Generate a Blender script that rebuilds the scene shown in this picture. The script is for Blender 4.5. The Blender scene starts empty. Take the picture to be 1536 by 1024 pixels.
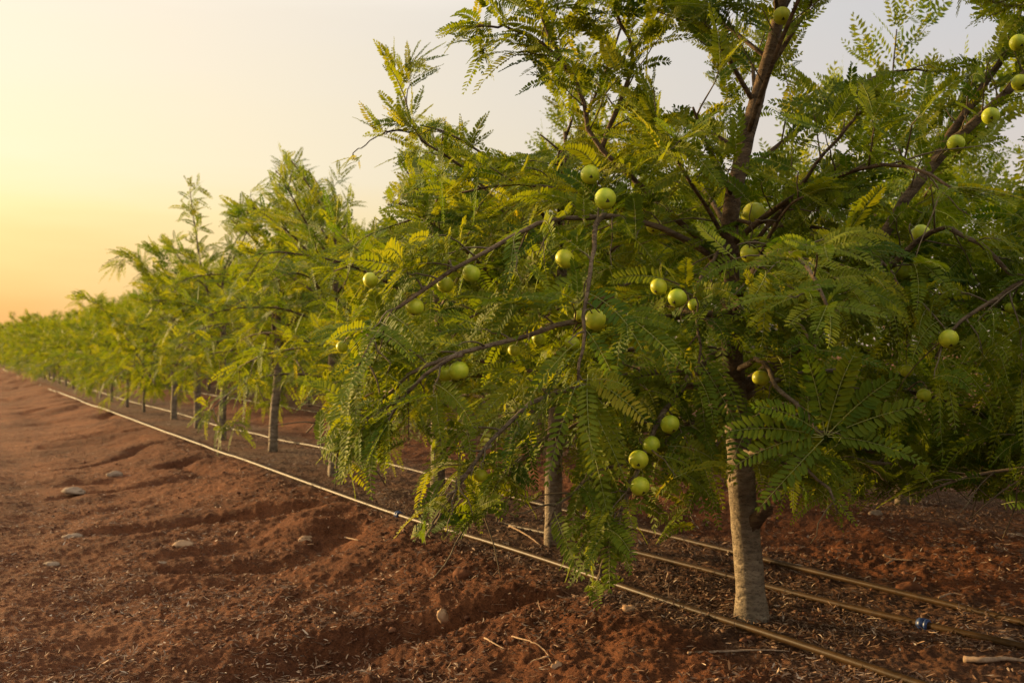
import bpy, math, random
import numpy as np
from mathutils import Vector

sc = bpy.context.scene
COL = sc.collection
F = 1493.0          # focal length in photo pixels (35 mm lens on a 36 mm sensor)
CAMZ = 0.8          # camera height, metres
HORZ = 522.0

def at(px, py, d):
    return np.array([(px - 768.0) / F * d, d, CAMZ - (py - HORZ) / F * d])

def on_ground(px, py, z=0.0):
    d = (CAMZ - z) * F / (py - HORZ)
    return np.array([(px - 768.0) / F * d, d, z])

def project(P):
    P = np.asarray(P)
    y = np.maximum(P[..., 1], 0.05)
    return 768 + F * P[..., 0] / y, HORZ - F * (P[..., 2] - CAMZ) / y

# the planting row: origin at the nearest tree, u along the row, v across it
P0 = np.array([0.709, 2.95])
U = np.array([-0.489, 0.873]); U /= np.linalg.norm(U)
V = np.array([U[1], -U[0]])

# ------------------------------------------------------------------ noise
def _hash(ix, iy, seed):
    h = (ix.astype(np.int64) * 374761393 + iy.astype(np.int64) * 668265263 + seed * 982451653) & 0xFFFFFFFF
    h = ((h ^ (h >> 13)) * 1274126177) & 0xFFFFFFFF
    return ((h ^ (h >> 16)) & 0xFFFF) / 65535.0

def vnoise(x, y, seed=0):
    x = np.asarray(x, float); y = np.asarray(y, float)
    ix = np.floor(x); iy = np.floor(y)
    fx = x - ix; fy = y - iy
    fx = fx * fx * fx * (fx * (fx * 6 - 15) + 10); fy = fy * fy * fy * (fy * (fy * 6 - 15) + 10)
    a = _hash(ix, iy, seed); b = _hash(ix + 1, iy, seed)
    c = _hash(ix, iy + 1, seed); d = _hash(ix + 1, iy + 1, seed)
    return (a * (1 - fx) + b * fx) * (1 - fy) + (c * (1 - fx) + d * fx) * fy * 1.0 - 0.5

def fbm(x, y, seed=0, octv=4):
    s = 0; a = 1.0
    for k in range(octv):
        ca, sa = math.cos(1.1 * k + .3), math.sin(1.1 * k + .3)
        s = s + a * vnoise((x * ca - y * sa) * 2 ** k + 17.3 * k, (x * sa + y * ca) * 2 ** k - 9.1 * k, seed + k)
        a *= 0.5
    return s

def sstep(a, b, x):
    t = np.clip((x - a) / (b - a), 0, 1)
    return t * t * (3 - 2 * t)

def uv_of(x, y):
    rx, ry = np.asarray(x) - P0[0], np.asarray(y) - P0[1]
    return rx * U[0] + ry * U[1], rx * V[0] + ry * V[1]

PERIOD = 2.15
def bed_weight(x, y):
    u, v = uv_of(x, y)
    w = v + 0.10 * fbm(x * 1.3, y * 1.3, 31, 3)
    return np.maximum(sstep(-.36, -.2, w) * (1 - sstep(.55, .85, w)),
                      np.maximum(sstep(1.7, 1.95, w) * (1 - sstep(2.7, 2.95, w)),
                                 sstep(3.85, 4.1, w) * (1 - sstep(4.8, 5.1, w))))

def H(x, y):
    x = np.asarray(x, float); y = np.asarray(y, float)
    u, v = uv_of(x, y)
    dist = np.hypot(x, y)
    w = v + 0.16 * fbm(x * .8, y * .8, 5, 2) + 0.08 * fbm(x * 2.6, y * 2.6, 6, 2)
    # bank falling from the bed to the track, and a low ridge between the rows
    h = -0.15 * (1 - sstep(-1.25, -0.22, w))
    h = h + 0.06 * sstep(.75, 1.2, w) * (1 - sstep(1.35, 1.9, w))
    # eroded runnels across the bank
    bank = sstep(-1.75, -1.0, w) * (1 - sstep(-.55, -.2, w))
    r = fbm(u * 1.25 + .5 * v, v * .6 - .2 * u, 11, 3)
    rid = 1 - np.abs(r) * 4.5
    h = h - bank * 0.075 * np.clip(rid, 0, 1) ** 1.5 + bank * .02
    # wheel track
    tr = np.exp(-((w + 1.65) / .16) ** 2) + np.exp(-((w + 2.6) / .2) ** 2)
    h = h - 0.018 * tr
    near = 1 / (1 + (dist / 9.0) ** 2)
    rough = (1 - .75 * bed_weight(x, y)) * (.35 + .65 * sstep(-1.7, -1.15, w))
    h = h + 0.026 * fbm(x * 2.2, y * 2.2, 21, 3) * (.35 + .65 * rough)
    h = h + near * 0.019 * fbm(x * 9, y * 9, 41, 3) * (.35 + .65 * rough)
    c = fbm(x * 26, y * 26, 51, 3)
    h = h + near * (0.014 * np.abs(c) + .008 * c) * (.4 + .6 * rough)
    h = h + near * 0.008 * fbm(x * 70, y * 70, 61, 2)
    return h

# ------------------------------------------------------------------ object helpers
def tag(o, label=None, cat=None, group=None, kind=None):
    if label: o['label'] = label
    if cat: o['category'] = cat
    if group: o['group'] = group
    if kind: o['kind'] = kind
    return o

def empty(name, loc):
    o = bpy.data.objects.new(name, None)
    o.location = [float(c) for c in loc]
    o.empty_display_size = .1
    COL.objects.link(o)
    return o

def make_mesh(name, verts, quads, mats, mat_idx=None, tint=None, smooth=False):
    """verts (n,3); quads (m,4)"""
    verts = np.asarray(verts, np.float32); quads = np.asarray(quads, np.int32)
    me = bpy.data.meshes.new(name)
    me.vertices.add(len(verts)); me.vertices.foreach_set('co', verts.ravel())
    n = len(quads)
    me.loops.add(n * 4); me.loops.foreach_set('vertex_index', quads.ravel())
    me.polygons.add(n)
    me.polygons.foreach_set('loop_start', np.arange(0, n * 4, 4, dtype=np.int32))
    me.polygons.foreach_set('loop_total', np.full(n, 4, np.int32))
    for m in mats: me.materials.append(m)
    if mat_idx is not None: me.polygons.foreach_set('material_index', np.asarray(mat_idx, np.int32))
    if smooth is True:
        me.polygons.foreach_set('use_smooth', np.ones(n, bool))
    elif smooth is not False:
        me.polygons.foreach_set('use_smooth', np.asarray(smooth, bool))
    if tint is not None:
        a = me.attributes.new('tint', 'FLOAT', 'FACE')
        a.data.foreach_set('value', np.asarray(tint, np.float32))
    me.update(calc_edges=True); me.validate()
    return me

def link(name, me, parent=None, loc=None):
    o = bpy.data.objects.new(name, me)
    COL.objects.link(o)
    if parent is not None: o.parent = parent
    if loc is not None: o.location = [float(c) for c in loc]
    return o

class Geo:
    def __init__(self): self.v = []; self.q = []; self.m = []; self.t = []; self.n = 0
    def add(self, v, q, m=0, t=0.0):
        v = np.asarray(v, np.float32); q = np.asarray(q, np.int64)
        self.v.append(v); self.q.append(q + self.n); self.n += len(v)
        self.m.append(np.full(len(q), m) if np.isscalar(m) else m)
        self.t.append(np.full(len(q), t) if np.isscalar(t) else t)
    def mesh(self, name, mats, origin=(0, 0, 0), smooth=False):
        v = np.concatenate(self.v) - np.asarray(origin, np.float32)
        return make_mesh(name, v, np.concatenate(self.q), mats, np.concatenate(self.m), np.concatenate(self.t), smooth)

def norm(a):
    return a / np.maximum(np.linalg.norm(a, axis=-1, keepdims=True), 1e-9)

def tube(pts, rad, sides=8, rng=None, lump=0.0, cap=True):
    pts = np.asarray(pts, float); rad = np.asarray(rad, float)
    k = len(pts)
    T = np.gradient(pts, axis=0); T = norm(T)
    n0 = np.cross(T[0], [0.31, 0.2, 0.93]); n0 = n0 / np.linalg.norm(n0)
    ang = np.arange(sides) * 2 * math.pi / sides
    vs = []
    for i in range(k):
        n0 = n0 - T[i] * np.dot(n0, T[i]); n0 = n0 / np.linalg.norm(n0)
        b0 = np.cross(T[i], n0)
        rr = rad[i] * (1 + (lump * rng.standard_normal(sides) if rng is not None and lump else 0))
        vs.append(pts[i] + (np.cos(ang) * rr)[:, None] * n0 + (np.sin(ang) * rr)[:, None] * b0)
    v = np.concatenate(vs)
    i, j = np.meshgrid(np.arange(k - 1), np.arange(sides), indexing='ij')
    j2 = (j + 1) % sides
    q = np.stack([i * sides + j, i * sides + j2, (i + 1) * sides + j2, (i + 1) * sides + j], -1).reshape(-1, 4)
    if cap and sides % 2 == 0:
        caps = []
        for base in (0, (k - 1) * sides):
            for j in range(0, sides - 2, 2):
                c = [base, base + j + 1, base + j + 2, base + (j + 3) % sides]
                if len(set(c)) == 4: caps.append(c if base else c[::-1])
        if caps: q = np.concatenate([q, np.array(caps)])
    return v, q

def smooth_path(pts, n):
    """Catmull-Rom through pts, n samples, roughly even in arc length"""
    pts = np.asarray(pts, float)
    ext = np.vstack([2 * pts[0] - pts[1], pts, 2 * pts[-1] - pts[-2]])
    out = []
    for i in range(1, len(ext) - 2):
        p0, p1, p2, p3 = ext[i - 1], ext[i], ext[i + 1], ext[i + 2]
        for t in np.linspace(0, 1, 12, endpoint=False):
            out.append(.5 * (2 * p1 + (p2 - p0) * t + (2 * p0 - 5 * p1 + 4 * p2 - p3) * t * t + (3 * p1 - p0 - 3 * p2 + p3) * t ** 3))
    out.append(ext[-2]); out = np.array(out)
    s = np.concatenate([[0], np.cumsum(np.linalg.norm(np.diff(out[:, :3], axis=0), axis=1))])
    q = np.linspace(0, s[-1], n)
    return np.stack([np.interp(q, s, out[:, c]) for c in range(out.shape[1])], 1)

# ------------------------------------------------------------------ materials
def new_mat(name):
    m = bpy.data.materials.new(name); m.use_nodes = True
    nt = m.node_tree; nt.nodes.clear()
    out = nt.nodes.new('ShaderNodeOutputMaterial')
    return m, nt, out

def N(nt, t, **kw):
    n = nt.nodes.new(t)
    for k, v in kw.items():
        if k in n.inputs.keys(): n.inputs[k].default_value = v
        else: setattr(n, k, v)
    return n

def ramp(nt, stops, interp='LINEAR'):
    r = nt.nodes.new('ShaderNodeValToRGB'); cr = r.color_ramp; cr.interpolation = interp
    while len(cr.elements) < len(stops): cr.elements.new(.5)
    for e, (p, c) in zip(cr.elements, stops):
        e.position = p; e.color = (c[0], c[1], c[2], 1)
    return r

def mat_leaf(name):
    m, nt, out = new_mat(name); L = nt.links.new
    at_ = N(nt, 'ShaderNodeAttribute', attribute_name='tint')
    r = ramp(nt, [(0, (.043, .086, .008)), (.35, (.100, .139, .0095)), (.75, (.178, .188, .0115)), (.93, (.24, .215, .016)), (1, (.31, .25, .025))])
    L(at_.outputs['Fac'], r.inputs[0])
    p = N(nt, 'ShaderNodeBsdfPrincipled', Roughness=.6)
    p.inputs['Specular IOR Level'].default_value = .10
    L(r.outputs[0], p.inputs['Base Color'])
    g = N(nt, 'ShaderNodeMix', data_type='RGBA', blend_type='MULTIPLY')
    g.inputs[0].default_value = 1.0
    L(r.outputs[0], g.inputs[6]); g.inputs[7].default_value = (2.15, 1.8, .5, 1)
    tr = N(nt, 'ShaderNodeBsdfTranslucent'); L(g.outputs[2], tr.inputs['Color'])
    mx = N(nt, 'ShaderNodeMixShader'); mx.inputs[0].default_value = .42
    L(p.outputs[0], mx.inputs[1]); L(tr.outputs[0], mx.inputs[2]); L(mx.outputs[0], out.inputs['Surface'])
    return m

def mat_simple(name, col, rough=.6, spec=.4, noise=None, scale=30, bump=0):
    m, nt, out = new_mat(name); L = nt.links.new
    p = N(nt, 'ShaderNodeBsdfPrincipled', Roughness=rough)
    p.inputs['Specular IOR Level'].default_value = spec
    p.inputs['Base Color'].default_value = (*col, 1)
    if noise:
        tc = N(nt, 'ShaderNodeTexCoord'); nz = N(nt, 'ShaderNodeTexNoise', Scale=scale, Detail=6.0, Roughness=.65)
        L(tc.outputs['Object'], nz.inputs['Vector'])
        r = ramp(nt, [(.32, col), (.68, noise)]); L(nz.outputs['Fac'], r.inputs[0]); L(r.outputs[0], p.inputs['Base Color'])
        if bump:
            b = N(nt, 'ShaderNodeBump', Strength=.6, Distance=bump); L(nz.outputs['Fac'], b.inputs['Height']); L(b.outputs[0], p.inputs['Normal'])
    L(p.outputs[0], out.inputs['Surface'])
    return m

def mat_bark():
    m, nt, out = new_mat('bark'); L = nt.links.new
    tc = N(nt, 'ShaderNodeTexCoord')
    mp = N(nt, 'ShaderNodeMapping'); mp.inputs['Scale'].default_value = (1, 1, 2.6)
    L(tc.outputs['Object'], mp.inputs[0])
    n1 = N(nt, 'ShaderNodeTexNoise', Scale=14.0, Detail=8.0, Roughness=.65); L(mp.outputs[0], n1.inputs['Vector'])
    n2 = N(nt, 'ShaderNodeTexNoise', Scale=70.0, Detail=6.0, Roughness=.7); L(mp.outputs[0], n2.inputs['Vector'])
    # rings and lenticels run across the stem
    w = N(nt, 'ShaderNodeTexWave', Scale=9.0, Distortion=9.0, Detail=4.0); w.bands_direction = 'Z'; w.inputs['Detail Scale'].default_value = 2.0
    L(tc.outputs['Object'], w.inputs['Vector'])
    r = ramp(nt, [(.28, (.070, .051, .031)), (.5, (.175, .134, .084)), (.72, (.30, .235, .15))]); L(n1.outputs['Fac'], r.inputs[0])
    r2 = ramp(nt, [(.33, (.35, .3, .26)), (.48, (1, 1, 1)), (.75, (1.25, 1.2, 1.15))]); L(n2.outputs['Fac'], r2.inputs[0])
    mul = N(nt, 'ShaderNodeMix', data_type='RGBA', blend_type='MULTIPLY'); mul.inputs[0].default_value = 1.0
    L(r.outputs[0], mul.inputs[6]); L(r2.outputs[0], mul.inputs[7])
    # young wood higher up is browner
    at_ = N(nt, 'ShaderNodeAttribute', attribute_name='tint')
    mx = N(nt, 'ShaderNodeMix', data_type='RGBA', blend_type='MULTIPLY')
    L(at_.outputs['Fac'], mx.inputs[0]); L(mul.outputs[2], mx.inputs[6]); mx.inputs[7].default_value = (.50, .41, .32, 1)
    p = N(nt, 'ShaderNodeBsdfPrincipled', Roughness=.82); p.inputs['Specular IOR Level'].default_value = .25
    L(mx.outputs[2], p.inputs['Base Color'])
    ad = N(nt, 'ShaderNodeMath', operation='ADD'); L(n2.outputs['Fac'], ad.inputs[0])
    m2 = N(nt, 'ShaderNodeMath', operation='MULTIPLY'); m2.inputs[1].default_value = .5; L(w.outputs['Fac'], m2.inputs[0]); L(m2.outputs[0], ad.inputs[1])
    b = N(nt, 'ShaderNodeBump', Strength=1.0, Distance=.006); L(ad.outputs[0], b.inputs['Height']); L(b.outputs[0], p.inputs['Normal'])
    L(p.outputs[0], out.inputs['Surface'])
    return m

def mat_soil():
    m, nt, out = new_mat('red_soil'); L = nt.links.new
    tc = N(nt, 'ShaderNodeTexCoord')
    n1 = N(nt, 'ShaderNodeTexNoise', Scale=1.1, Detail=6.0, Roughness=.6); L(tc.outputs['Object'], n1.inputs['Vector'])
    n2 = N(nt, 'ShaderNodeTexNoise', Scale=16.0, Detail=8.0, Roughness=.7); L(tc.outputs['Object'], n2.inputs['Vector'])
    n3 = N(nt, 'ShaderNodeTexNoise', Scale=110.0, Detail=6.0, Roughness=.7); L(tc.outputs['Object'], n3.inputs['Vector'])
    r1 = ramp(nt, [(.3, (.074, .0245, .0085)), (.55, (.128, .0445, .016)), (.75, (.182, .072, .030))]); L(n1.outputs['Fac'], r1.inputs[0])
    r2 = ramp(nt, [(.3, (.55, .5, .48)), (.5, (1, 1, 1)), (.72, (1.35, 1.35, 1.3))]); L(n2.outputs['Fac'], r2.inputs[0])
    r3 = ramp(nt, [(.32, (.6, .56, .52)), (.5, (1, 1, 1)), (.68, (1.45, 1.5, 1.5))]); L(n3.outputs['Fac'], r3.inputs[0])
    a = N(nt, 'ShaderNodeMix', data_type='RGBA', blend_type='MULTIPLY'); a.inputs[0].default_value = 1
    L(r1.outputs[0], a.inputs[6]); L(r2.outputs[0], a.inputs[7])
    b_ = N(nt, 'ShaderNodeMix', data_type='RGBA', blend_type='MULTIPLY'); b_.inputs[0].default_value = 1
    at_ = N(nt, 'ShaderNodeAttribute', attribute_name='bed')
    bm = N(nt, 'ShaderNodeMix', data_type='RGBA'); L(at_.outputs['Fac'], bm.inputs[0]); L(a.outputs[2], bm.inputs[6])
    rb = ramp(nt, [(.3, (.045, .025, .014)), (.5, (.098, .058, .034)), (.72, (.19, .13, .083))]); L(n2.outputs['Fac'], rb.inputs[0]); L(rb.outputs[0], bm.inputs[7])
    L(bm.outputs[2], b_.inputs[6]); L(r3.outputs[0], b_.inputs[7])
    p = N(nt, 'ShaderNodeBsdfPrincipled', Roughness=.95); p.inputs['Specular IOR Level'].default_value = .12
    L(b_.outputs[2], p.inputs['Base Color'])
    ad = N(nt, 'ShaderNodeMath', operation='ADD'); L(n3.outputs['Fac'], ad.inputs[0]); L(n2.outputs['Fac'], ad.inputs[1])
    bu = N(nt, 'ShaderNodeBump', Strength=1.0, Distance=.02); L(ad.outputs[0], bu.inputs['Height']); L(bu.outputs[0], p.inputs['Normal'])
    L(p.outputs[0], out.inputs['Surface'])
    return m

def mat_tint(name, stops, rough=.8, transl=0.0):
    m, nt, out = new_mat(name); L = nt.links.new
    at_ = N(nt, 'ShaderNodeAttribute', attribute_name='tint')
    r = ramp(nt, stops); L(at_.outputs['Fac'], r.inputs[0])
    p = N(nt, 'ShaderNodeBsdfPrincipled', Roughness=rough); p.inputs['Specular IOR Level'].default_value = .25
    L(r.outputs[0], p.inputs['Base Color']); L(p.outputs[0], out.inputs['Surface'])
    return m

def mat_fruit():
    m, nt, out = new_mat('fruit_skin'); L = nt.links.new
    tc = N(nt, 'ShaderNodeTexCoord'); info = N(nt, 'ShaderNodeObjectInfo')
    n1 = N(nt, 'ShaderNodeTexNoise', Scale=60.0, Detail=4.0); L(tc.outputs['Object'], n1.inputs['Vector'])
    r = ramp(nt, [(.3, (.29, .36, .016)), (.5, (.39, .43, .02)), (.7, (.48, .48, .03))]); L(n1.outputs['Fac'], r.inputs[0])
    hs = N(nt, 'ShaderNodeHueSaturation'); L(r.outputs[0], hs.inputs['Color'])
    mr = N(nt, 'ShaderNodeMapRange'); mr.inputs[3].default_value = .485; mr.inputs[4].default_value = .508
    L(info.outputs['Random'], mr.inputs[0]); L(mr.outputs[0], hs.inputs['Hue'])
    # pale freckles
    v = N(nt, 'ShaderNodeTexVoronoi', Scale=420.0); L(tc.outputs['Object'], v.inputs['Vector'])
    rv = ramp(nt, [(.0, (1, 1, 1)), (.16, (0, 0, 0))]); L(v.outputs['Distance'], rv.inputs[0])
    mx = N(nt, 'ShaderNodeMix', data_type='RGBA'); L(rv.outputs[0], mx.inputs[0]); L(hs.outputs[0], mx.inputs[6]); mx.inputs[7].default_value = (.5, .5, .16, 1)
    p = N(nt, 'ShaderNodeBsdfPrincipled', Roughness=.42); p.inputs['Specular IOR Level'].default_value = .25
    p.inputs['Subsurface Weight'].default_value = .25; p.inputs['Subsurface Radius'].default_value = (.012, .012, .004); p.inputs['Subsurface Scale'].default_value = .5
    L(mx.outputs[2], p.inputs['Base Color']); L(p.outputs[0], out.inputs['Surface'])
    return m

M_LEAF = mat_leaf('leaflet')
M_RACHIS = mat_simple('leaf_stalk', (.22, .24, .06), .6, .3)
M_TWIG = mat_simple('twig_bark', (.07, .052, .030), .8, .15, (.15, .115, .065), 60, .002)
M_BARK = mat_bark()
M_SOIL = mat_soil()
M_LITTER = mat_tint('dry_litter', [(0, (.045, .023, .012)), (.35, (.13, .068, .034)), (.7, (.27, .17, .10)), (1, (.52, .42, .30))], .75)
M_CLOD = mat_tint('soil_crumb', [(0, (.055, .020, .008)), (.6, (.10, .038, .016)), (1, (.16, .07, .033))], .95)
M_FRUIT = mat_fruit()
M_SCAR = mat_simple('blossom_scar', (.05, .045, .012), .8, .2)
M_STALK = mat_simple('fruit_stalk', (.16, .15, .05), .7, .3)
M_PIPE = mat_simple('drip_pipe_plastic', (.022, .012, .0045), .45, .12, (.060, .032, .011), 22, .001)
M_COUPLE = mat_simple('blue_plastic', (.012, .030, .10), .42, .4, (.022, .045, .12), 40)
M_STONE = mat_simple('stone', (.22, .125, .062), .85, .2, (.34, .215, .12), 34, .004)
M_STONE2 = mat_simple('grey_stone', (.14, .092, .058), .85, .15, (.24, .17, .112), 34, .004)
M_DRY = mat_simple('dry_wood', (.15, .09, .05), .85, .2, (.32, .22, .135), 60, .002)

# ------------------------------------------------------------------ pinnate leaves
G = np.array([0, 0, -1.0])
def fronds_into(geo, P, D, Ln, dr, Up, tint, n, leaf_l, fold, rseg, rng, wide=.21, rr=.00105):
    """P,D,Up (N,3); Ln,dr,tint (N,): every pinnate leaf, all at once"""
    Nf = len(P)
    if Nf == 0: return
    D = norm(D); P = np.asarray(P); Ln = np.asarray(Ln); dr = np.asarray(dr)
    side_bend = (rng.random(Nf) - .5) * .45
    s = np.linspace(.12, 1.0, n)[None, :, None]
    lat = norm(np.cross(D, Up))
    def curve(s):
        bend = G[None, None] * dr[:, None, None] + lat[:, None] * side_bend[:, None, None]
        k = 1 / np.sqrt(1 + (dr[:, None, None] * s) ** 2 * .9)
        pos = P[:, None] + Ln[:, None, None] * (D[:, None] * s * k + bend * s * s * .8)
        T = norm(D[:, None] + bend * 1.6 * s)
        return pos, T
    pos, T = curve(s)
    S = norm(np.cross(T, Up[:, None] + 0 * T)); Nn = np.cross(S, T)
    sv = s[..., 0]
    prof = np.minimum(1, .5 + 2.2 * sv) * (1 - .50 * np.clip((sv - .55) / .45, 0, 1) ** 1.5)
    size = Ln[:, None] / .21
    for sd in (-1, 1):
        a = .30 + .45 * sv + .16 * (rng.random((Nf, n)) - .5)
        a[:, -1] += .45
        lift = (.10 + .30 * (rng.random((Nf, 1)) - .3)) + .22 * (rng.random((Nf, n)) - .5)
        dl = norm(sd * S * np.cos(a)[..., None] + T * np.sin(a)[..., None] + Nn * lift[..., None])
        ll = leaf_l * size * prof * (.86 + .28 * rng.random((Nf, n)))
        wd = norm(np.cross(Nn, dl)); up = np.cross(dl, wd)
        keep = rng.random((Nf, n)) > .03
        jit = (rng.random((Nf, n)) - .5) * .4 * (Ln[:, None] / n)
        b = (pos + T * jit[..., None])[keep]; dk = dl[keep]; lk = ll[keep][:, None]; wk = wd[keep]; uk = up[keep]
        tk = (tint[:, None] + .16 * (rng.random((Nf, n)) - .5))[keep]
        K = len(b)
        hw = wide * lk
        if fold:
            vv = np.stack([b, b + dk * lk * .34 + wk * hw * .92 + uk * lk * .05, b + dk * lk * .78 + wk * hw * .85 + uk * lk * .03, b + dk * lk - uk * lk * .06,
                           b + dk * lk * .78 - wk * hw * .85 + uk * lk * .03, b + dk * lk * .34 - wk * hw * .92 + uk * lk * .05], 1)
            o = np.arange(K)[:, None] * 6
            q = np.concatenate([o + np.array([[0, 1, 2, 3]]), o + np.array([[0, 3, 4, 5]])])
            tt = np.concatenate([tk, tk])
        else:
            vv = np.stack([b, b + dk * lk * .55 + wk * hw, b + dk * lk, b + dk * lk * .55 - wk * hw], 1)
            q = np.arange(K)[:, None] * 4 + np.array([[0, 1, 2, 3]])
            tt = tk
        geo.add(vv.reshape(-1, 3), q, 0, np.clip(tt, 0, 1))
    if rseg:
        sr = np.linspace(-.02, 1.0, rseg + 1)[None, :, None]
        pr, Tr = curve(sr)
        Sr = norm(np.cross(Tr, Up[:, None] + 0 * Tr)); Nr = np.cross(Sr, Tr)
        rad = (rr * (1.15 - .75 * sr)) * size[:, :, None]
        ring = np.stack([pr + Sr * rad - Nr * rad * .3, pr + Nr * rad, pr - Sr * rad - Nr * rad * .3], 2)
        Kp = rseg + 1
        base = np.arange(Nf)[:, None, None] * (Kp * 3)
        i, j = np.meshgrid(np.arange(rseg), np.arange(3), indexing='ij')
        j2 = (j + 1) % 3
        q = np.stack([i * 3 + j, i * 3 + j2, (i + 1) * 3 + j2, (i + 1) * 3 + j], -1).reshape(1, -1, 4) + base
        geo.add(ring.reshape(-1, 3), q.reshape(-1, 4), 1, 0.0)

# open sky in the photograph: generic growth keeps out of these outlines
SKY = [
    [(-400, -900), (700, -900), (695, 40), (740, 90), (770, 150), (735, 165), (720, 195), (760, 215), (720, 205), (690, 185), (640, 178), (600, 215), (585, 270), (560, 345), (545, 352), (520, 300), (480, 262), (428, 235), (395, 262), (345, 315), (318, 350), (285, 275), (262, 330), (228, 362), (165, 390), (125, 432), (60, 470), (-400, 500)],
    [(1200, 62), (1225, 14), (1330, -30), (1440, 10), (1500, 45), (1465, 75), (1420, 92), (1330, 105), (1290, 92), (1250, 125), (1215, 112)],
    [(1010, 60), (1066, 70), (1050, 140), (1000, 175), (985, 130)],
    [(712, 225), (790, 130), (835, 160), (872, 205), (800, 235)],
]
SKY = [np.array(p, float) for p in SKY]
def in_poly(px, py, poly):
    inside = np.zeros(np.shape(px), bool)
    x0, y0 = poly[-1]
    for x1, y1 in poly:
        c = ((y1 > py) != (y0 > py)) & (px < (x0 - x1) * (py - y1) / (y0 - y1 + 1e-12) + x1)
        inside ^= c
        x0, y0 = x1, y1
    return inside
# bare ground in the photograph below the nearest crowns
LOW = [[(-200, 1300), (-200, 640), (250, 640), (330, 600), (395, 585), (470, 600), (476, 690), (500, 728), (530, 738), (572, 742), (585, 700), (605, 660), (640, 650), (628, 735), (596, 800), (640, 826), (700, 806), (760, 786), (815, 806), (838, 858), (886, 926), (915, 925), (955, 835), (1010, 806), (1092, 790), (1092, 1300)],
       [(1150, 1300), (1150, 800), (1200, 776), (1240, 790), (1275, 818), (1300, 760), (1380, 752), (1440, 740), (1536, 768), (1900, 800), (1900, 1300)]]
LOW = [np.array(p, float) for p in LOW]
def in_low(P):
    px, py = project(P)
    r = np.zeros(np.shape(px), bool)
    for p in LOW: r |= in_poly(px, py, p)
    return r
def in_sky(P):
    px, py = project(P)
    r = np.zeros(np.shape(px), bool)
    for p in SKY: r |= in_poly(px, py, p)
    return r & (np.asarray(P)[..., 1] > .3)

class Foliage:
    def __init__(self): self.P = []; self.D = []; self.L = []; self.dr = []; self.U = []; self.t = []; self.free = []
    def add(self, p, d, l, dr, up, t, free=False):
        self.P.append(p); self.D.append(d); self.L.append(l); self.dr.append(dr); self.U.append(up); self.t.append(t); self.free.append(free)
    def arrays(self, keep=None):
        a = [np.array(self.P), np.array(self.D), np.array(self.L), np.array(self.dr), np.array(self.U), np.array(self.t), np.array(self.free, bool)]
        return a

def rnd_unit(rng):
    v = rng.standard_normal(3); return v / np.linalg.norm(v)

def hang_of(z):
    return float(np.interp(z, [.3, .9, 1.4, 1.9], [.46, .31, .17, .06]))

def leaf_pair(fol, rng, p, t, sgn, l, center, tintb, free=False, hang=None, spread=.85):
    hz = hang_of(p[2]) if hang is None else hang
    side = np.cross(t, [0, 0, 1.0]); ns = np.linalg.norm(side)
    side = side / ns if ns > .15 else rnd_unit(rng)
    d = t * (.55 + .3 * rng.random()) + side * sgn * spread + rnd_unit(rng) * .28 + np.array([0, 0, .42 - .75 * hz])
    out = p - center; out[2] = 0
    no = np.linalg.norm(out); out = out / no if no > 1e-6 else out
    up = np.array([0, 0, .55]) + out * .65 + rnd_unit(rng) * .42
    fol.add(p, d, l, hz * (.55 + .9 * rng.random()), up, np.clip(tintb + .13 * rng.standard_normal(), 0, 1), free)

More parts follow.
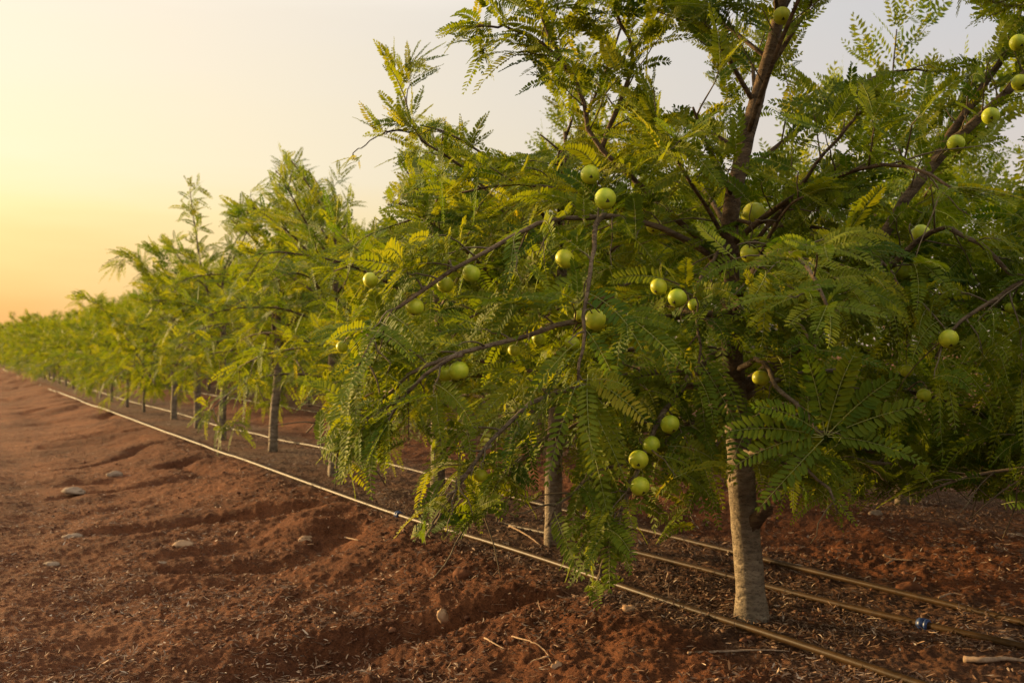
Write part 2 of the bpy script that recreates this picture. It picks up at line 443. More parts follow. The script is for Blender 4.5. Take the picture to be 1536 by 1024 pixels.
def grow(rng, fol, wood, pts, rad, center, f0=.25, spacing=.075, tlen=(.14, .32), fl=(.115, .195), step=.029, tintb=.35, free=False, hang=None, guard=True, twig_r=.0028, tsides=4, dens=1.0, own=.05, tip=5, sides=8, lump=.05, star=True):
    """wood: Geo for bark of this branch; adds side twigs and pinnate leaves along pts"""
    if guard and not free:
        bad = np.nonzero(in_sky(pts))[0]
        if len(bad): 
            k_ = max(int(bad[0]), 3); pts = pts[:k_]; rad = np.minimum(np.asarray(rad)[:k_], np.linspace(rad[0], .003, k_))
    n = len(pts)
    seg = np.linalg.norm(np.diff(pts, axis=0), axis=1)
    S = np.concatenate([[0], np.cumsum(seg)]); Lt = S[-1]
    if wood is not None:
        v, q = tube(pts, rad, sides, rng, lump); wood.add(v, q, 0, np.interp(pts[:, 2], [.3, 1.3], [.1, 1.0]).mean())
    def ev(s):
        p = np.array([np.interp(s, S, pts[:, c]) for c in range(3)])
        p2 = np.array([np.interp(min(s + .02, Lt), S, pts[:, c]) for c in range(3)]); p1 = np.array([np.interp(max(s - .02, 0), S, pts[:, c]) for c in range(3)])
        t = p2 - p1; return p, t / (np.linalg.norm(t) + 1e-9)
    s = f0 * Lt; sgn = 1
    while s < Lt:
        p, t = ev(s); fr = s / Lt
        side = np.cross(t, [0, 0, 1.0])
        side = side / np.linalg.norm(side) if np.linalg.norm(side) > .15 else rnd_unit(rng)
        bn = np.cross(side, t)
        az = rng.normal(0, .75)
        d = (side * math.cos(az) * sgn + bn * math.sin(az)) * .85 + t * .6 + np.array([0, 0, .12 + .5 * min(max(p[2] - 1.2, 0), .6)])
        d /= np.linalg.norm(d)
        l = rng.uniform(*tlen) * (1 - .45 * fr)
        k = 6
        hz = hang_of(p[2]) if hang is None else hang
        tt = np.linspace(0, 1, k)[:, None]
        tp = p + d * l * tt + G * l * tt ** 2 * hz * .55 + np.cumsum(rng.standard_normal((k, 3)) * .006 * tt, axis=0)
        if guard and (in_sky(tp[-1:]).any() or in_sky(tp[3:4]).any()) or tp[-1, 1] < 1.45:
            s += spacing * .5; sgn = -sgn; continue
        if wood is not None:
            v, q = tube(tp, np.linspace(twig_r, twig_r * .45, k), tsides); wood.add(v, q, 1, 0.0)
        ti = tintb + .10 * rng.standard_normal()
        a = min(.10 * l + .02, .5 * l); sg2 = 1; td = norm(tp[-1] - tp[-2])
        while a < l:
            f = a / l; i = min(int(f * (k - 1)), k - 2); g = f * (k - 1) - i
            pp = tp[i] * (1 - g) + tp[i + 1] * g; td = tp[i + 1] - tp[i]; td = td / np.linalg.norm(td)
            if rng.random() < dens * (.82 if star else 1):
                leaf_pair(fol, rng, pp, td, sg2, rng.uniform(*fl) * (1 - .25 * f), center, ti, free, hang)
            sg2 = -sg2; a += step * rng.uniform(.75, 1.25)
        for kk in range(5 if star else 3):
            if star:
                leaf_pair(fol, rng, tp[-1] + rnd_unit(rng) * .006, norm(td * .5 + rnd_unit(rng)), rng.uniform(-.7, .7), rng.uniform(*fl) * rng.uniform(.75, 1.1), center, ti + .05, free, hang, .6)
            else:
                leaf_pair(fol, rng, tp[-1], td, rng.uniform(-.8, .8), rng.uniform(*fl) * .85, center, ti + .08, free, hang, .7)
        sgn = -sgn; s += spacing * rng.uniform(.75, 1.25)
    if own:
        s = max(f0, .2) * Lt; sgn = 1
        while s < Lt:
            p, t = ev(s)
            leaf_pair(fol, rng, p, t, sgn, rng.uniform(*fl), center, tintb, free, hang); sgn = -sgn; s += own * rng.uniform(.8, 1.2)
    p, t = ev(Lt)
    for kk in range(tip):
        leaf_pair(fol, rng, p, t, rng.uniform(-1, 1), rng.uniform(*fl) * .9, center, tintb + .08, free, hang, .8)

# stems and limbs that stay in plain view: few leaves hang before them (points, half width, share removed)
CLEAR = [
 ([(1185,-40,3.04),(1160,60,3.02),(1135,150,3.0),(1112,240,2.97),(1097,320,2.95),(1095,400,2.95),(1097,470,2.95)], 18, .66),
 ([(1114,735,2.95),(1118,790,2.95),(1126,920,2.95)], 30, .88),
 ([(832,630,4.05),(830,800,4.05)], 20, .9),
 ([(890,476,2.58),(845,487,2.50),(760,512,2.44),(690,530,2.40),(640,558,2.38),(605,592,2.38)], 11, .9),
 ([(785,345,2.56),(690,400,2.47),(600,460,2.42)], 11, .9),
 ([(1080,520,2.9),(1012,595,2.70),(985,640,2.60)], 12, .85),
 ([(893,340,2.57),(886,400,2.48),(877,480,2.40),(871,560,2.36)], 10, .85),
 ([(1150,345,2.85),(1200,275,2.78),(1250,215,2.72),(1295,165,2.7)], 11, .7),
 ([(1340,340,3.1),(1395,250,3.1),(1460,185,3.1),(1540,108,3.1)], 15, .85),
 ([(1395,252,3.1),(1440,180,3.15),(1490,110,3.2)], 12, .7),
 ([(1536,424,2.5),(1470,464,2.48),(1432,490,2.46)], 11, .9),
 ([(740,655,2.44),(700,712,2.42),(668,752,2.42)], 8, .7),
 ([(1425,350,2.7),(1500,395,2.64)], 9, .7),
]
def in_clear(pt, rn):
    px, py = project(pt); r = np.zeros(px.shape, bool)
    for pts, wd, pr in CLEAR:
        for a, b in zip(pts[:-1], pts[1:]):
            ax, ay, ad = a; bx, by, bd = b; l2 = (bx - ax) ** 2 + (by - ay) ** 2
            t = np.clip(((px - ax) * (bx - ax) + (py - ay) * (by - ay)) / l2, 0, 1)
            r |= (np.hypot(px - ax - t * (bx - ax), py - ay - t * (by - ay)) < wd) & (pt[..., 1] < ad + t * (bd - ad)) & (rn < pr)
    return r
SUN_AZ = math.radians(-62); SUN_EL = math.radians(8)
def filtered(fol, guard=True, fruits=(), extra=None):
    P, D, L, dr, Up, t, free = fol.arrays()
    Dn = norm(D)
    keep = np.ones(len(P), bool)
    pts = []; rn = np.random.default_rng(5).random(len(P))
    for s in (.2, .4, .6, .8, 1.0):
        k = 1 / np.sqrt(1 + (dr[:, None] * s) ** 2 * .9)
        pts.append(P + L[:, None] * (Dn * s * k + G * dr[:, None] * s * s * .8))
    for w, pt in zip((.2, .4, .6, .8, 1.0), pts):
        if guard: keep &= ~(in_sky(pt) & ~free) | (w == 1.0) & (np.random.default_rng(3).random(len(P)) < .35)
        keep &= pt[:, 2] > .035
        if guard and len(fruits):
            keep &= ~in_low(pt); keep &= ~in_clear(pt, rn)
            # low evening light reaches the foot of the nearest trunk
            rel = pt[:, :2] - P0; sdir = np.array([math.sin(SUN_AZ), math.cos(SUN_AZ)])
            al = rel @ sdir; pe = np.abs(rel[:, 0] * sdir[1] - rel[:, 1] * sdir[0])
            keep &= ~((al > .02) & (pe < .10) & (pt[:, 2] < .50 + al * math.tan(SUN_EL)))
        for (fx, fy, fr, fd, mar) in fruits:
            px, py = project(pt)
            hit = (np.hypot(px - fx, py - fy) < fr * mar + 6) & (pt[:, 1] < fd + .01)
            keep &= ~(hit & ~free)
    keep &= P[:, 1] > 1.3
    # a leaf hanging right in front of the lens side would be huge: the camera stands clear of the row
    keep &= np.linalg.norm(P - np.array([0, 0, CAMZ]), axis=1) > 1.75
    return [a[keep] for a in (P, D, L, dr, Up, t)]

# ------------------------------------------------------------------ trees
def trunk_at(pts, z):
    i = np.argsort(pts[:, 2]); return np.array([np.interp(z, pts[i, 2], pts[i, c]) for c in range(3)])

def auto_paths(rng, trunk, n, R, zlo, zhi, az0=0.0, ok=None, rise=(14, 58)):
    out = []
    for i in range(n):
        fr = (i + .5) / n
        z0 = zlo + (zhi - zlo) * fr + rng.normal(0, .03)
        az = az0 + i * 2.39996 + rng.normal(0, .25)
        if ok is not None and not ok(az, fr): continue
        el = math.radians(rise[0] + (rise[1] - rise[0]) * fr + rng.normal(0, 6))
        l = R * (1.0 - .38 * fr) * rng.uniform(.85, 1.12)
        p = trunk_at(trunk, z0); d = np.array([math.cos(az) * math.cos(el), math.sin(az) * math.cos(el), math.sin(el)])
        pts = [p.copy()]; k = 10
        for j in range(k):
            p = p + d * l / k; pts.append(p.copy())
            d = d + np.array([0, 0, -(.05 + .10 * (1 - fr)) * (.4 + 1.1 * j / k)]) + rng.standard_normal(3) * .05
            d /= np.linalg.norm(d)
        r0 = .007 + .004 * (1 - fr)
        out.append((np.array(pts), np.linspace(r0, .0032, k + 1)))
    return out

def px_path(spec, r0, r1, n=14):
    p = smooth_path(np.array([at(*s) for s in spec]), n)
    return p, np.linspace(r0, r1, len(p)) if np.isscalar(r0) else None

def tree_object(name, origin, label, group, category='tree'):
    e = empty(name, origin); tag(e, label, category, group); return e

def add_wood(parent, name, geo, origin, smooth=True):
    return link(name, geo.mesh(name, [M_BARK, M_TWIG], origin, smooth), parent)

def add_crown(parent, arrs, origin, n, leaf_l, fold, rseg, rng, name='crown', wide=.17):
    g = Geo(); fronds_into(g, *arrs, n, leaf_l, fold, rseg, rng, wide)
    return link(name, g.mesh(name, [M_LEAF, M_RACHIS], origin), parent)

GROUP1 = 'trees of the front orchard row'

# ---- fruit: px, py, radius in px, distance, label
FR = [
 (908, 298, 16.5, 2.56, 'bright gooseberry with dark scar facing out, crowning the grey upright twig'),
 (885, 262, 14.5, 2.74, 'gooseberry half behind a feathery leaf, just above left of the dark scarred one'),
 (847, 388, 15.0, 2.52, 'gooseberry left of the grey upright twig, below the fruit with the dark scar'),
 (893, 479, 16.5, 2.44, 'large bright gooseberry where the long brown branch meets the grey upright twig'),
 (870, 474, 9.5, 2.53, 'small yellow gooseberry tucked behind the left side of a larger bright one'),
 (707, 410, 14.0, 2.52, 'gooseberry just below the upper brown branch, right of its middle'),
 (668, 427, 13.0, 2.60, 'dull gooseberry behind leaves, pressed against the underside of the upper brown branch'),
 (622, 460, 14.0, 2.46, 'gooseberry hanging near the outer left end of the upper brown branch'),
 (556, 420, 12.0, 2.52, 'leftmost high gooseberry, at the sunlit left edge of the nearest crown'),
 (688, 556, 15.5, 2.42, 'bright gooseberry hanging directly under the middle of the long brown branch'),
 (669, 560, 13.0, 2.48, 'darker gooseberry partly hidden behind the left of the bright one under the long branch'),
 (988, 430, 13.0, 2.60, 'gooseberry touching the upper left of a slightly larger one in the crown centre'),
 (1016, 447, 14.5, 2.55, 'larger fruit of the touching pair in the crown centre, its lower right one'),
 (1041, 457, 9.5, 2.66, 'small gooseberry mostly behind a leaf, right of the touching pair in the crown centre'),
 (808, 508, 10.5, 2.56, 'small half hidden gooseberry above the long brown branch, left of the grey twig'),
 (858, 514, 11.5, 2.54, 'shaded gooseberry behind leaves immediately left of the grey upright twig foot'),
 (771, 525, 9.5, 2.56, 'small yellowish gooseberry resting near the middle of the long brown branch'),
 (1005, 636, 14.5, 2.55, 'topmost gooseberry of the string of four on the drooping branch'),
 (977, 667, 14.0, 2.56, 'second gooseberry from the top of the string of four on the drooping branch'),
 (958, 689, 15.0, 2.48, 'third gooseberry from the top of the string of four on the drooping branch'),
 (960, 729, 15.0, 2.48, 'lowest gooseberry of the string of four on the drooping branch'),
 (1124, 380, 14.0, 2.74, 'gooseberry hanging beside the dark upper trunk, right of it'),
 (1130, 322, 19.0, 3.06, 'large brownish gooseberry in shade behind the fork of the upper trunk'),
 (981, 339, 12.0, 2.92, 'dim orange green gooseberry deep in the crown, right of the one with the dark scar'),
 (1141, 567, 13.0, 2.70, 'shaded gooseberry in the lower crown, right of the trunk and above the star of leaves'),
 (1173, 24, 13.5, 2.88, 'highest gooseberry, against the trunk top at the upper edge of the picture'),
 (1380, 351, 15.0, 2.82, 'round green gooseberry under the right hand branch, in front of sky gaps'),
 (1355, 406, 13.0, 2.92, 'dim gooseberry in deep shade just below another one on the right side'),
 (1434, 215, 13.0, 2.98, 'gooseberry lowest along the thick branch that rises into the sky at the right'),
 (1486, 174, 13.0, 2.98, 'gooseberry second lowest along the thick branch that rises into the sky at the right'),
 (1530, 124, 12.5, 2.98, 'gooseberry against the sky at the right edge, under the thick rising branch'),
 (1527, 64, 12.5, 3.05, 'gooseberry nearest the top right corner of the picture'),
 (1423, 508, 14.5, 2.42, 'shaded gooseberry crossed by a leaf at the end of the right edge branch'),
 (1360, 556, 10.0, 2.75, 'dark small gooseberry deep in shade below and left of the leaf crossed fruit'),
 (1386, 593, 11.0, 2.72, 'yellowish dark gooseberry low in the shaded right part of the crown'),
 (1516, 462, 9.0, 2.62, 'small yellow gooseberry below the bare branch at the right edge'),
 (513, 520, 9.0, 2.55, 'faint gooseberry at the far left tip of the nearest crown'),
 (721, 712, 11.0, 2.50, 'green gooseberry low on the branch that droops towards the front pipe'),
]
DIM = ('behind', 'hidden', 'shade', 'dim', 'dark', 'faint', 'dull', 'tucked')
CULL = [(f[0], f[1], f[2], f[3], .9 if any(k in f[4] for k in DIM) else 1.35) for f in FR] + [(1240, 655, 112, 2.5, 1.0)]

T1o = np.array([P0[0], P0[1], 0.0])
tree1 = tree_object('gooseberry_tree', T1o, 'nearest gooseberry tree with the thick pale trunk, full feathery crown and many fruit', GROUP1)
rng = np.random.default_rng(11)
tr = [(1128, 945, 2.95), (1124, 860, 2.95), (1116, 770, 2.95), (1110, 690, 2.95), (1103, 600, 2.95), (1097, 500, 2.95), (1095, 400, 2.95), (1096, 320, 2.95), (1112, 240, 2.97), (1135, 150, 3.0), (1160, 60, 3.02), (1180, -40, 3.05), (1190, -150, 3.05)]
trr = [.0475, .0425, .041, .038, .034, .030, .027, .025, .0235, .0215, .019, .014, .006]
tp = smooth_path(np.hstack([np.array([at(*s) for s in tr]), np.array(trr)[:, None]]), 60)
trunk1 = tp[:, :3]
rr_ = tp[:, 3] * (1 + .05 * np.sin(np.arange(60) * 1.7) * .5 + .02 * rng.standard_normal(60))
rr_[:5] *= [1.14, 1.09, 1.05, 1.02, 1.0]
g = Geo(); v, q = tube(trunk1, rr_, 20, rng, .018); g.add(v, q, 0, 0.0)
zq = v[q[:, 0]][:, 2]; g.t[-1] = np.interp(zq, [.45, .75], [0, 1])
tr_o = add_wood(tree1, 'trunk', g, T1o)
# broken branch stub low on the trunk
g = Geo()
kp = smooth_path(np.array([at(1122, 792, 2.95), at(1133, 780, 2.92), at(1144, 768, 2.90), at(1155, 757, 2.895)]), 9)
v, q = tube(kp, [.020, .025, .026, .024, .022, .020, .021, .020, .012], 12, rng, .10); g.add(v, q, 0, 1.0)
link('branch_stub', g.mesh('branch_stub', [M_BARK, M_TWIG], T1o, True), tr_o)

MAN = [ # spec, r0, r1, grow options
 ('drop',  [(1097,530,2.95),(1062,540,2.85),(1012,595,2.70),(985,640,2.60),(958,700,2.53),(935,760,2.50),(908,830,2.48),(893,872,2.48)], .0115,.0035, dict(f0=.18,fl=(.13,.20),hang=.5,tlen=(.10,.20),spacing=.085)),
 ('long',  [(1097,470,2.95),(1000,476,2.8),(900,478,2.60),(845,487,2.50),(760,512,2.44),(690,530,2.40),(640,558,2.38),(605,592,2.38),(575,635,2.40),(553,690,2.42)], .0105,.0035, dict(f0=.25,fl=(.13,.205),hang=.42,tlen=(.10,.24),spacing=.07)),
 ('low',   [(1100,560,2.95),(985,560,2.78),(900,572,2.62),(820,592,2.52),(770,628,2.46),(735,665,2.43),(700,712,2.42),(668,752,2.42),(650,785,2.42)], .011,.003, dict(f0=.3,fl=(.13,.20),hang=.5,tlen=(.08,.20),spacing=.065)),
 ('upper', [(1096,400,2.95),(1010,350,2.85),(920,325,2.75),(850,328,2.64),(785,345,2.56),(690,400,2.47),(600,460,2.42),(562,497,2.40),(532,560,2.40)], .0095,.0035, dict(f0=.2,fl=(.13,.205),tlen=(.12,.28),spacing=.07,hang=.5)),
 ('twig',  [(908,322,2.72),(896,335,2.58),(886,400,2.48),(877,480,2.40),(871,540,2.36),(866,572,2.34)], .0075,.0035, dict(f0=.55,fl=(.17,.24),hang=.45,tlen=(.05,.12),spacing=.11,tip=10,tintb=.28)),
 ('top',   [(1096,420,2.95),(1020,330,2.95),(940,260,2.95),(890,205,2.95),(868,140,2.95),(840,80,2.95),(812,20,2.95),(795,-60,2.95)], .0105,.005, dict(f0=.35,fl=(.13,.20),hang=.30,tlen=(.12,.30),spacing=.07)),
 ('dropb', [(950,720,2.53),(928,780,2.50),(905,840,2.47),(892,885,2.47)], .005,.0025, dict(f0=.1,fl=(.13,.18),hang=.52,tlen=(.05,.12),spacing=.045,own=.025)),
 ('lowe',  [(735,665,2.43),(690,720,2.41),(655,775,2.40),(640,802,2.40)], .005,.0025, dict(f0=.1,fl=(.13,.18),hang=.5,tlen=(.05,.12),spacing=.045,own=.025)),
 ('lowf',  [(600,595,2.40),(560,625,2.40),(530,655,2.40),(515,685,2.40)], .005,.0025, dict(f0=.1,fl=(.13,.18),hang=.5,tlen=(.05,.12),spacing=.045,own=.025)),
 ('top3',  [(852,105,2.95),(815,68,2.93),(768,42,2.9),(715,40,2.88)], .006,.003, dict(f0=.15,fl=(.13,.18),hang=.30,tlen=(.08,.16),spacing=.07,free=True,guard=False)),
 ('front', [(1098,450,2.95),(1120,470,2.8),(1160,470,2.62),(1200,490,2.5),(1225,520,2.45)], .008,.003, dict(f0=.2,fl=(.14,.20),hang=.5,tlen=(.08,.2),spacing=.08,tintb=.28)),
 ('fronb', [(1096,360,2.95),(1060,400,2.8),(1040,450,2.68),(1050,520,2.6),(1045,560,2.58)], .006,.003, dict(f0=.2,fl=(.14,.20),hang=.5,tlen=(.08,.2),spacing=.08,tintb=.30)),
 ('fronc', [(1097,330,2.95),(1180,340,2.8),(1260,350,2.7),(1330,400,2.62),(1360,450,2.6)], .0065,.003, dict(f0=.2,fl=(.14,.20),hang=.45,tlen=(.1,.24),spacing=.08,tintb=.26)),
 ('top2',  [(900,225,2.95),(930,150,3.0),(950,80,3.05),(925,20,3.05),(905,-70,3.05)], .008,.004, dict(f0=.1,fl=(.15,.21),hang=.30,tlen=(.12,.26),spacing=.08)),
 ('right', [(1097,395,2.95),(1150,345,2.85),(1200,275,2.78),(1250,215,2.72),(1295,165,2.7),(1322,142,2.7)], .0075,.0035, dict(f0=.15,fl=(.14,.21),hang=.25,tlen=(.10,.24),spacing=.08,tip=7)),
 ('rise',  [(1103,590,2.95),(1180,530,3.0),(1250,470,3.05),(1310,380,3.1),(1350,310,3.1),(1395,250,3.1),(1460,185,3.1),(1540,108,3.1),(1610,40,3.1)], .022,.012, dict(f0=.2,fl=(.13,.205),hang=.3,tlen=(.12,.30),spacing=.065)),
 ('fork',  [(1395,252,3.1),(1440,180,3.15),(1490,110,3.2),(1520,50,3.2),(1540,-40,3.2)], .015,.007, dict(f0=.15,fl=(.13,.20),hang=.25,tlen=(.10,.24),spacing=.08)),
 ('star',  [(1103,560,2.95),(1138,540,2.8),(1165,578,2.6),(1200,615,2.45),(1238,655,2.32)], .009,.004, dict(f0=.5,fl=(.20,.25),hang=.5,tlen=(.06,.12),spacing=.12,tip=3,tintb=.22,own=0)),
 ('hang',  [(1110,680,2.95),(1145,676,2.8),(1200,695,2.62),(1240,735,2.56),(1258,770,2.55)], .008,.003, dict(f0=.35,fl=(.13,.205),hang=.52,tlen=(.08,.18),spacing=.09)),
 ('bend',  [(1240,478,3.05),(1340,395,2.85),(1405,342,2.75),(1450,352,2.68),(1500,395,2.64),(1560,450,2.62)], .010,.005, dict(f0=.15,fl=(.13,.20),hang=.4,tlen=(.12,.28),spacing=.07,tintb=.25)),
 ('lowa',  [(1100,590,2.95),(1045,630,2.80),(965,680,2.66),(890,712,2.58),(838,752,2.54),(820,785,2.53)], .009,.003, dict(f0=.25,fl=(.14,.21),hang=.5,tlen=(.08,.20),spacing=.07)),
 ('lowb',  [(1106,640,2.95),(1070,672,2.84),(1045,715,2.78),(1030,762,2.76)], .008,.003, dict(f0=.3,fl=(.13,.20),hang=.5,tlen=(.08,.18),spacing=.08)),
 ('lowc',  [(1100,575,2.95),(960,590,2.85),(860,640,2.76),(790,690,2.70),(740,735,2.68),(715,765,2.67)], .009,.003, dict(f0=.3,fl=(.14,.21),hang=.5,tlen=(.08,.20),spacing=.07)),
 ('lowd',  [(690,531,2.40),(620,560,2.44),(560,610,2.48),(520,650,2.50),(503,690,2.50)], .006,.003, dict(f0=.2,fl=(.13,.20),hang=.48,tlen=(.08,.20),spacing=.07)),
 ('sideb', [(1108,650,2.95),(1230,668,3.10),(1380,684,3.15),(1520,690,3.15)], .010,.0035, dict(f0=.15,fl=(.13,.20),hang=.42,tlen=(.14,.28),spacing=.075,tintb=.22)),
 ('sided', [(1108,690,2.95),(1240,690,2.92),(1390,700,2.88),(1530,712,2.85)], .008,.003, dict(f0=.15,fl=(.14,.21),hang=.45,tlen=(.1,.24),spacing=.065,tintb=.2)),
 ('sidee', [(1106,640,2.95),(1200,640,3.3),(1330,650,3.6),(1480,670,3.8)], .008,.003, dict(f0=.15,fl=(.14,.21),hang=.5,tlen=(.14,.3),spacing=.065,tintb=.2)),
 ('sidec', [(1104,600,2.95),(1200,560,3.25),(1330,560,3.5),(1460,580,3.7),(1540,620,3.7)], .011,.0035, dict(f0=.15,fl=(.13,.20),hang=.55,tlen=(.16,.32),spacing=.075,tintb=.22)),
 ('side',  [(1106,640,2.95),(1200,600,3.0),(1320,585,3.0),(1420,600,2.95),(1500,640,2.9)], .011,.004, dict(f0=.2,fl=(.13,.20),hang=.6,tlen=(.14,.30),spacing=.07,tintb=.22)),
]
fol1 = Foliage(); paths1 = {}
c1 = T1o.copy()
def build_branch(tree, fol, key, spec, r0, r1, opt, origin, rng, store):
    p, _ = px_path(spec, r0, r1, 16); p = p + rng.standard_normal(p.shape) * .003
    rad = np.linspace(r0, r1, len(p))
    g = Geo(); o = dict(tintb=.36, step=.028); o.update(opt); o['spacing'] = o.get('spacing', .075) * .85
    grow(rng, fol, g, p, rad, origin, **o)
    store[key] = (p, g)
for key, spec, r0, r1, opt in MAN:
    build_branch(tree1, fol1, key, spec, r0, r1, opt, c1, rng, paths1)
# star of long leaves facing the lane
sp = at(1238, 655, 2.32)
for i in range(13):
    a = i * 2 * math.pi / 13 + rng.normal(0, .1)
    d = np.array([math.cos(a), -.35 + .2 * rng.random(), math.sin(a)])
    fol1.add(sp + d * .01, d, rng.uniform(.20, .26), .22, np.array([0, -.8, .5]) + rnd_unit(rng) * .2, np.clip(.2 + .1 * rng.standard_normal(), 0, 1), True)
auto = auto_paths(rng, trunk1, 21, 1.12, .60, 2.0, 1.3) + auto_paths(rng, trunk1, 5, .75, .50, 1.2, .2, ok=lambda az, fr: math.sin(az) < .3)
for i, (p, rad) in enumerate(auto):
    g = Geo()
    grow(rng, fol1, g, p, rad, c1, tintb=.34, f0=.22, spacing=.066, tlen=(.16, .36), fl=(.115, .19), step=.027)
    paths1['auto%d' % i] = (p, g)

# fruiting twigs run from the nearest branch to each fruit
allp = np.concatenate([np.stack([np.concatenate([p, np.full((len(p), 1), i)], 1)])[0] for i, (p, g) in enumerate(paths1.values())])
keys = list(paths1)
def fruit_mesh(seed, r):
    rg = np.random.default_rng(seed); nu, nv = 36, 22
    th = np.linspace(0, math.pi, nv + 1); ph = np.arange(nu) * 2 * math.pi / nu
    T_, P_ = np.meshgrid(th, ph, indexing='ij')
    groove = 1 - .022 * np.clip(np.cos(P_ * 6) , .55, 1) * np.sin(T_) ** .8
    rad = r * groove * (1 - .10 * np.exp(-(T_ / .32) ** 2) - .06 * np.exp(-((math.pi - T_) / .30) ** 2))
    v = np.stack([rad * np.sin(T_) * np.cos(P_), rad * np.sin(T_) * np.sin(P_), rad * np.cos(T_) * .93], -1).reshape(-1, 3)
    i, j = np.meshgrid(np.arange(nv), np.arange(nu), indexing='ij'); j2 = (j + 1) % nu
    q = np.stack([i * nu + j, (i + 1) * nu + j, (i + 1) * nu + j2, i * nu + j2], -1).reshape(-1, 4)
    return v, q
def add_fruit(idx, px, py, rp, d, label):
    rg = np.random.default_rng(500 + idx)
    c = at(px, py, d); r = rp * d / F
    dd = np.linalg.norm(allp[:, :3] - c, axis=1) + .25 * np.maximum(0, c[2] - allp[:, 2]) ; k = int(np.argmin(dd)); anchor = allp[k, :3]
    root = anchor + (c - anchor) * 0.0
    axis = norm((anchor - c) / max(np.linalg.norm(anchor - c), 1e-6) * .6 + np.array([0, .25, .7]) + rg.standard_normal(3) * .18)
    if idx == 0: axis = norm(np.array([-.15, .9, .35]))
    # blossom end lies opposite the stalk
    z = axis; x = norm(np.cross(z, [.3, -.8, .1])); y = np.cross(z, x)
    R = np.stack([x, y, z], 1)
    v, q = fruit_mesh(500 + idx, r)
    me = make_mesh('gooseberry_fruit', v @ R.T, q, [M_FRUIT], None, None, True)
    o = link('gooseberry_fruit', me, None, c)
    tag(o, label, 'fruit', 'gooseberries on the trees')
    # blossom scar: a small shallow star at the far pole
    g = Geo(); nn = 12; a = np.arange(nn) * 2 * math.pi / nn
    rs = r * .15 * (1 + .35 * np.cos(a * 3))
    top = np.stack([np.cos(a) * rs, np.sin(a) * rs, np.full(nn, -r * .93 * .94 - .0012)], 1)
    bot = np.stack([np.cos(a) * rs * 1.15, np.sin(a) * rs * 1.15, np.full(nn, -r * .93 * .90)], 1)
    vv = np.concatenate([top, bot]); qq = [[i, (i + 1) % nn, nn + (i + 1) % nn, nn + i] for i in range(nn)] + [[0, k2 + 3 if k2 + 3 < nn else 0, k2 + 2, k2 + 1] for k2 in range(0, nn - 3, 2)]
    g.add(vv @ R.T, np.array(qq), 0)
    link('blossom_scar', g.mesh('blossom_scar', [M_SCAR]), o)
    # stalk, then the fruiting twig back to the branch
    s0 = c + axis * r * .82; s1 = c + axis * (r + .012)
    L_ = np.linalg.norm(anchor - s1)
    g = Geo(); v, q = tube(np.array([s0, (s0 + s1) / 2, s1]), [.0016, .0014, .0017], 6); g.add(v, q, 0)
    link('stalk', g.mesh('stalk', [M_STALK], c, True), o)
    key = keys[int(allp[k, 3])]; wood = paths1[key][1]
    mid = (s1 + anchor) / 2 + axis * min(.25 * L_, .03) + rg.standard_normal(3) * .004
    tw = smooth_path(np.array([anchor, mid, s1]), 7)
    v, q = tube(tw, np.linspace(.0030, .0018, 7), 6); wood.add(v, q, 1, 0.0)
    if L_ > .05:
        for kk in range(1, 6):
            td = tw[kk + 1] - tw[kk]; td = td / (np.linalg.norm(td) + 1e-9)
            leaf_pair(fol1, rg, tw[kk], td, 1 if kk % 2 else -1, rg.uniform(.13, .19), c1, .33)
for i, f in enumerate(FR): add_fruit(i, *f)

for key in keys:
    p, g = paths1[key]
    add_wood(tree1, 'branch', g, T1o)
A = filtered(fol1, True, CULL)
print('T1 leaves', len(A[0]), 'of', len(fol1.P))
add_crown(tree1, A, T1o, 16, .0325, True, 7, rng, 'crown', .18)

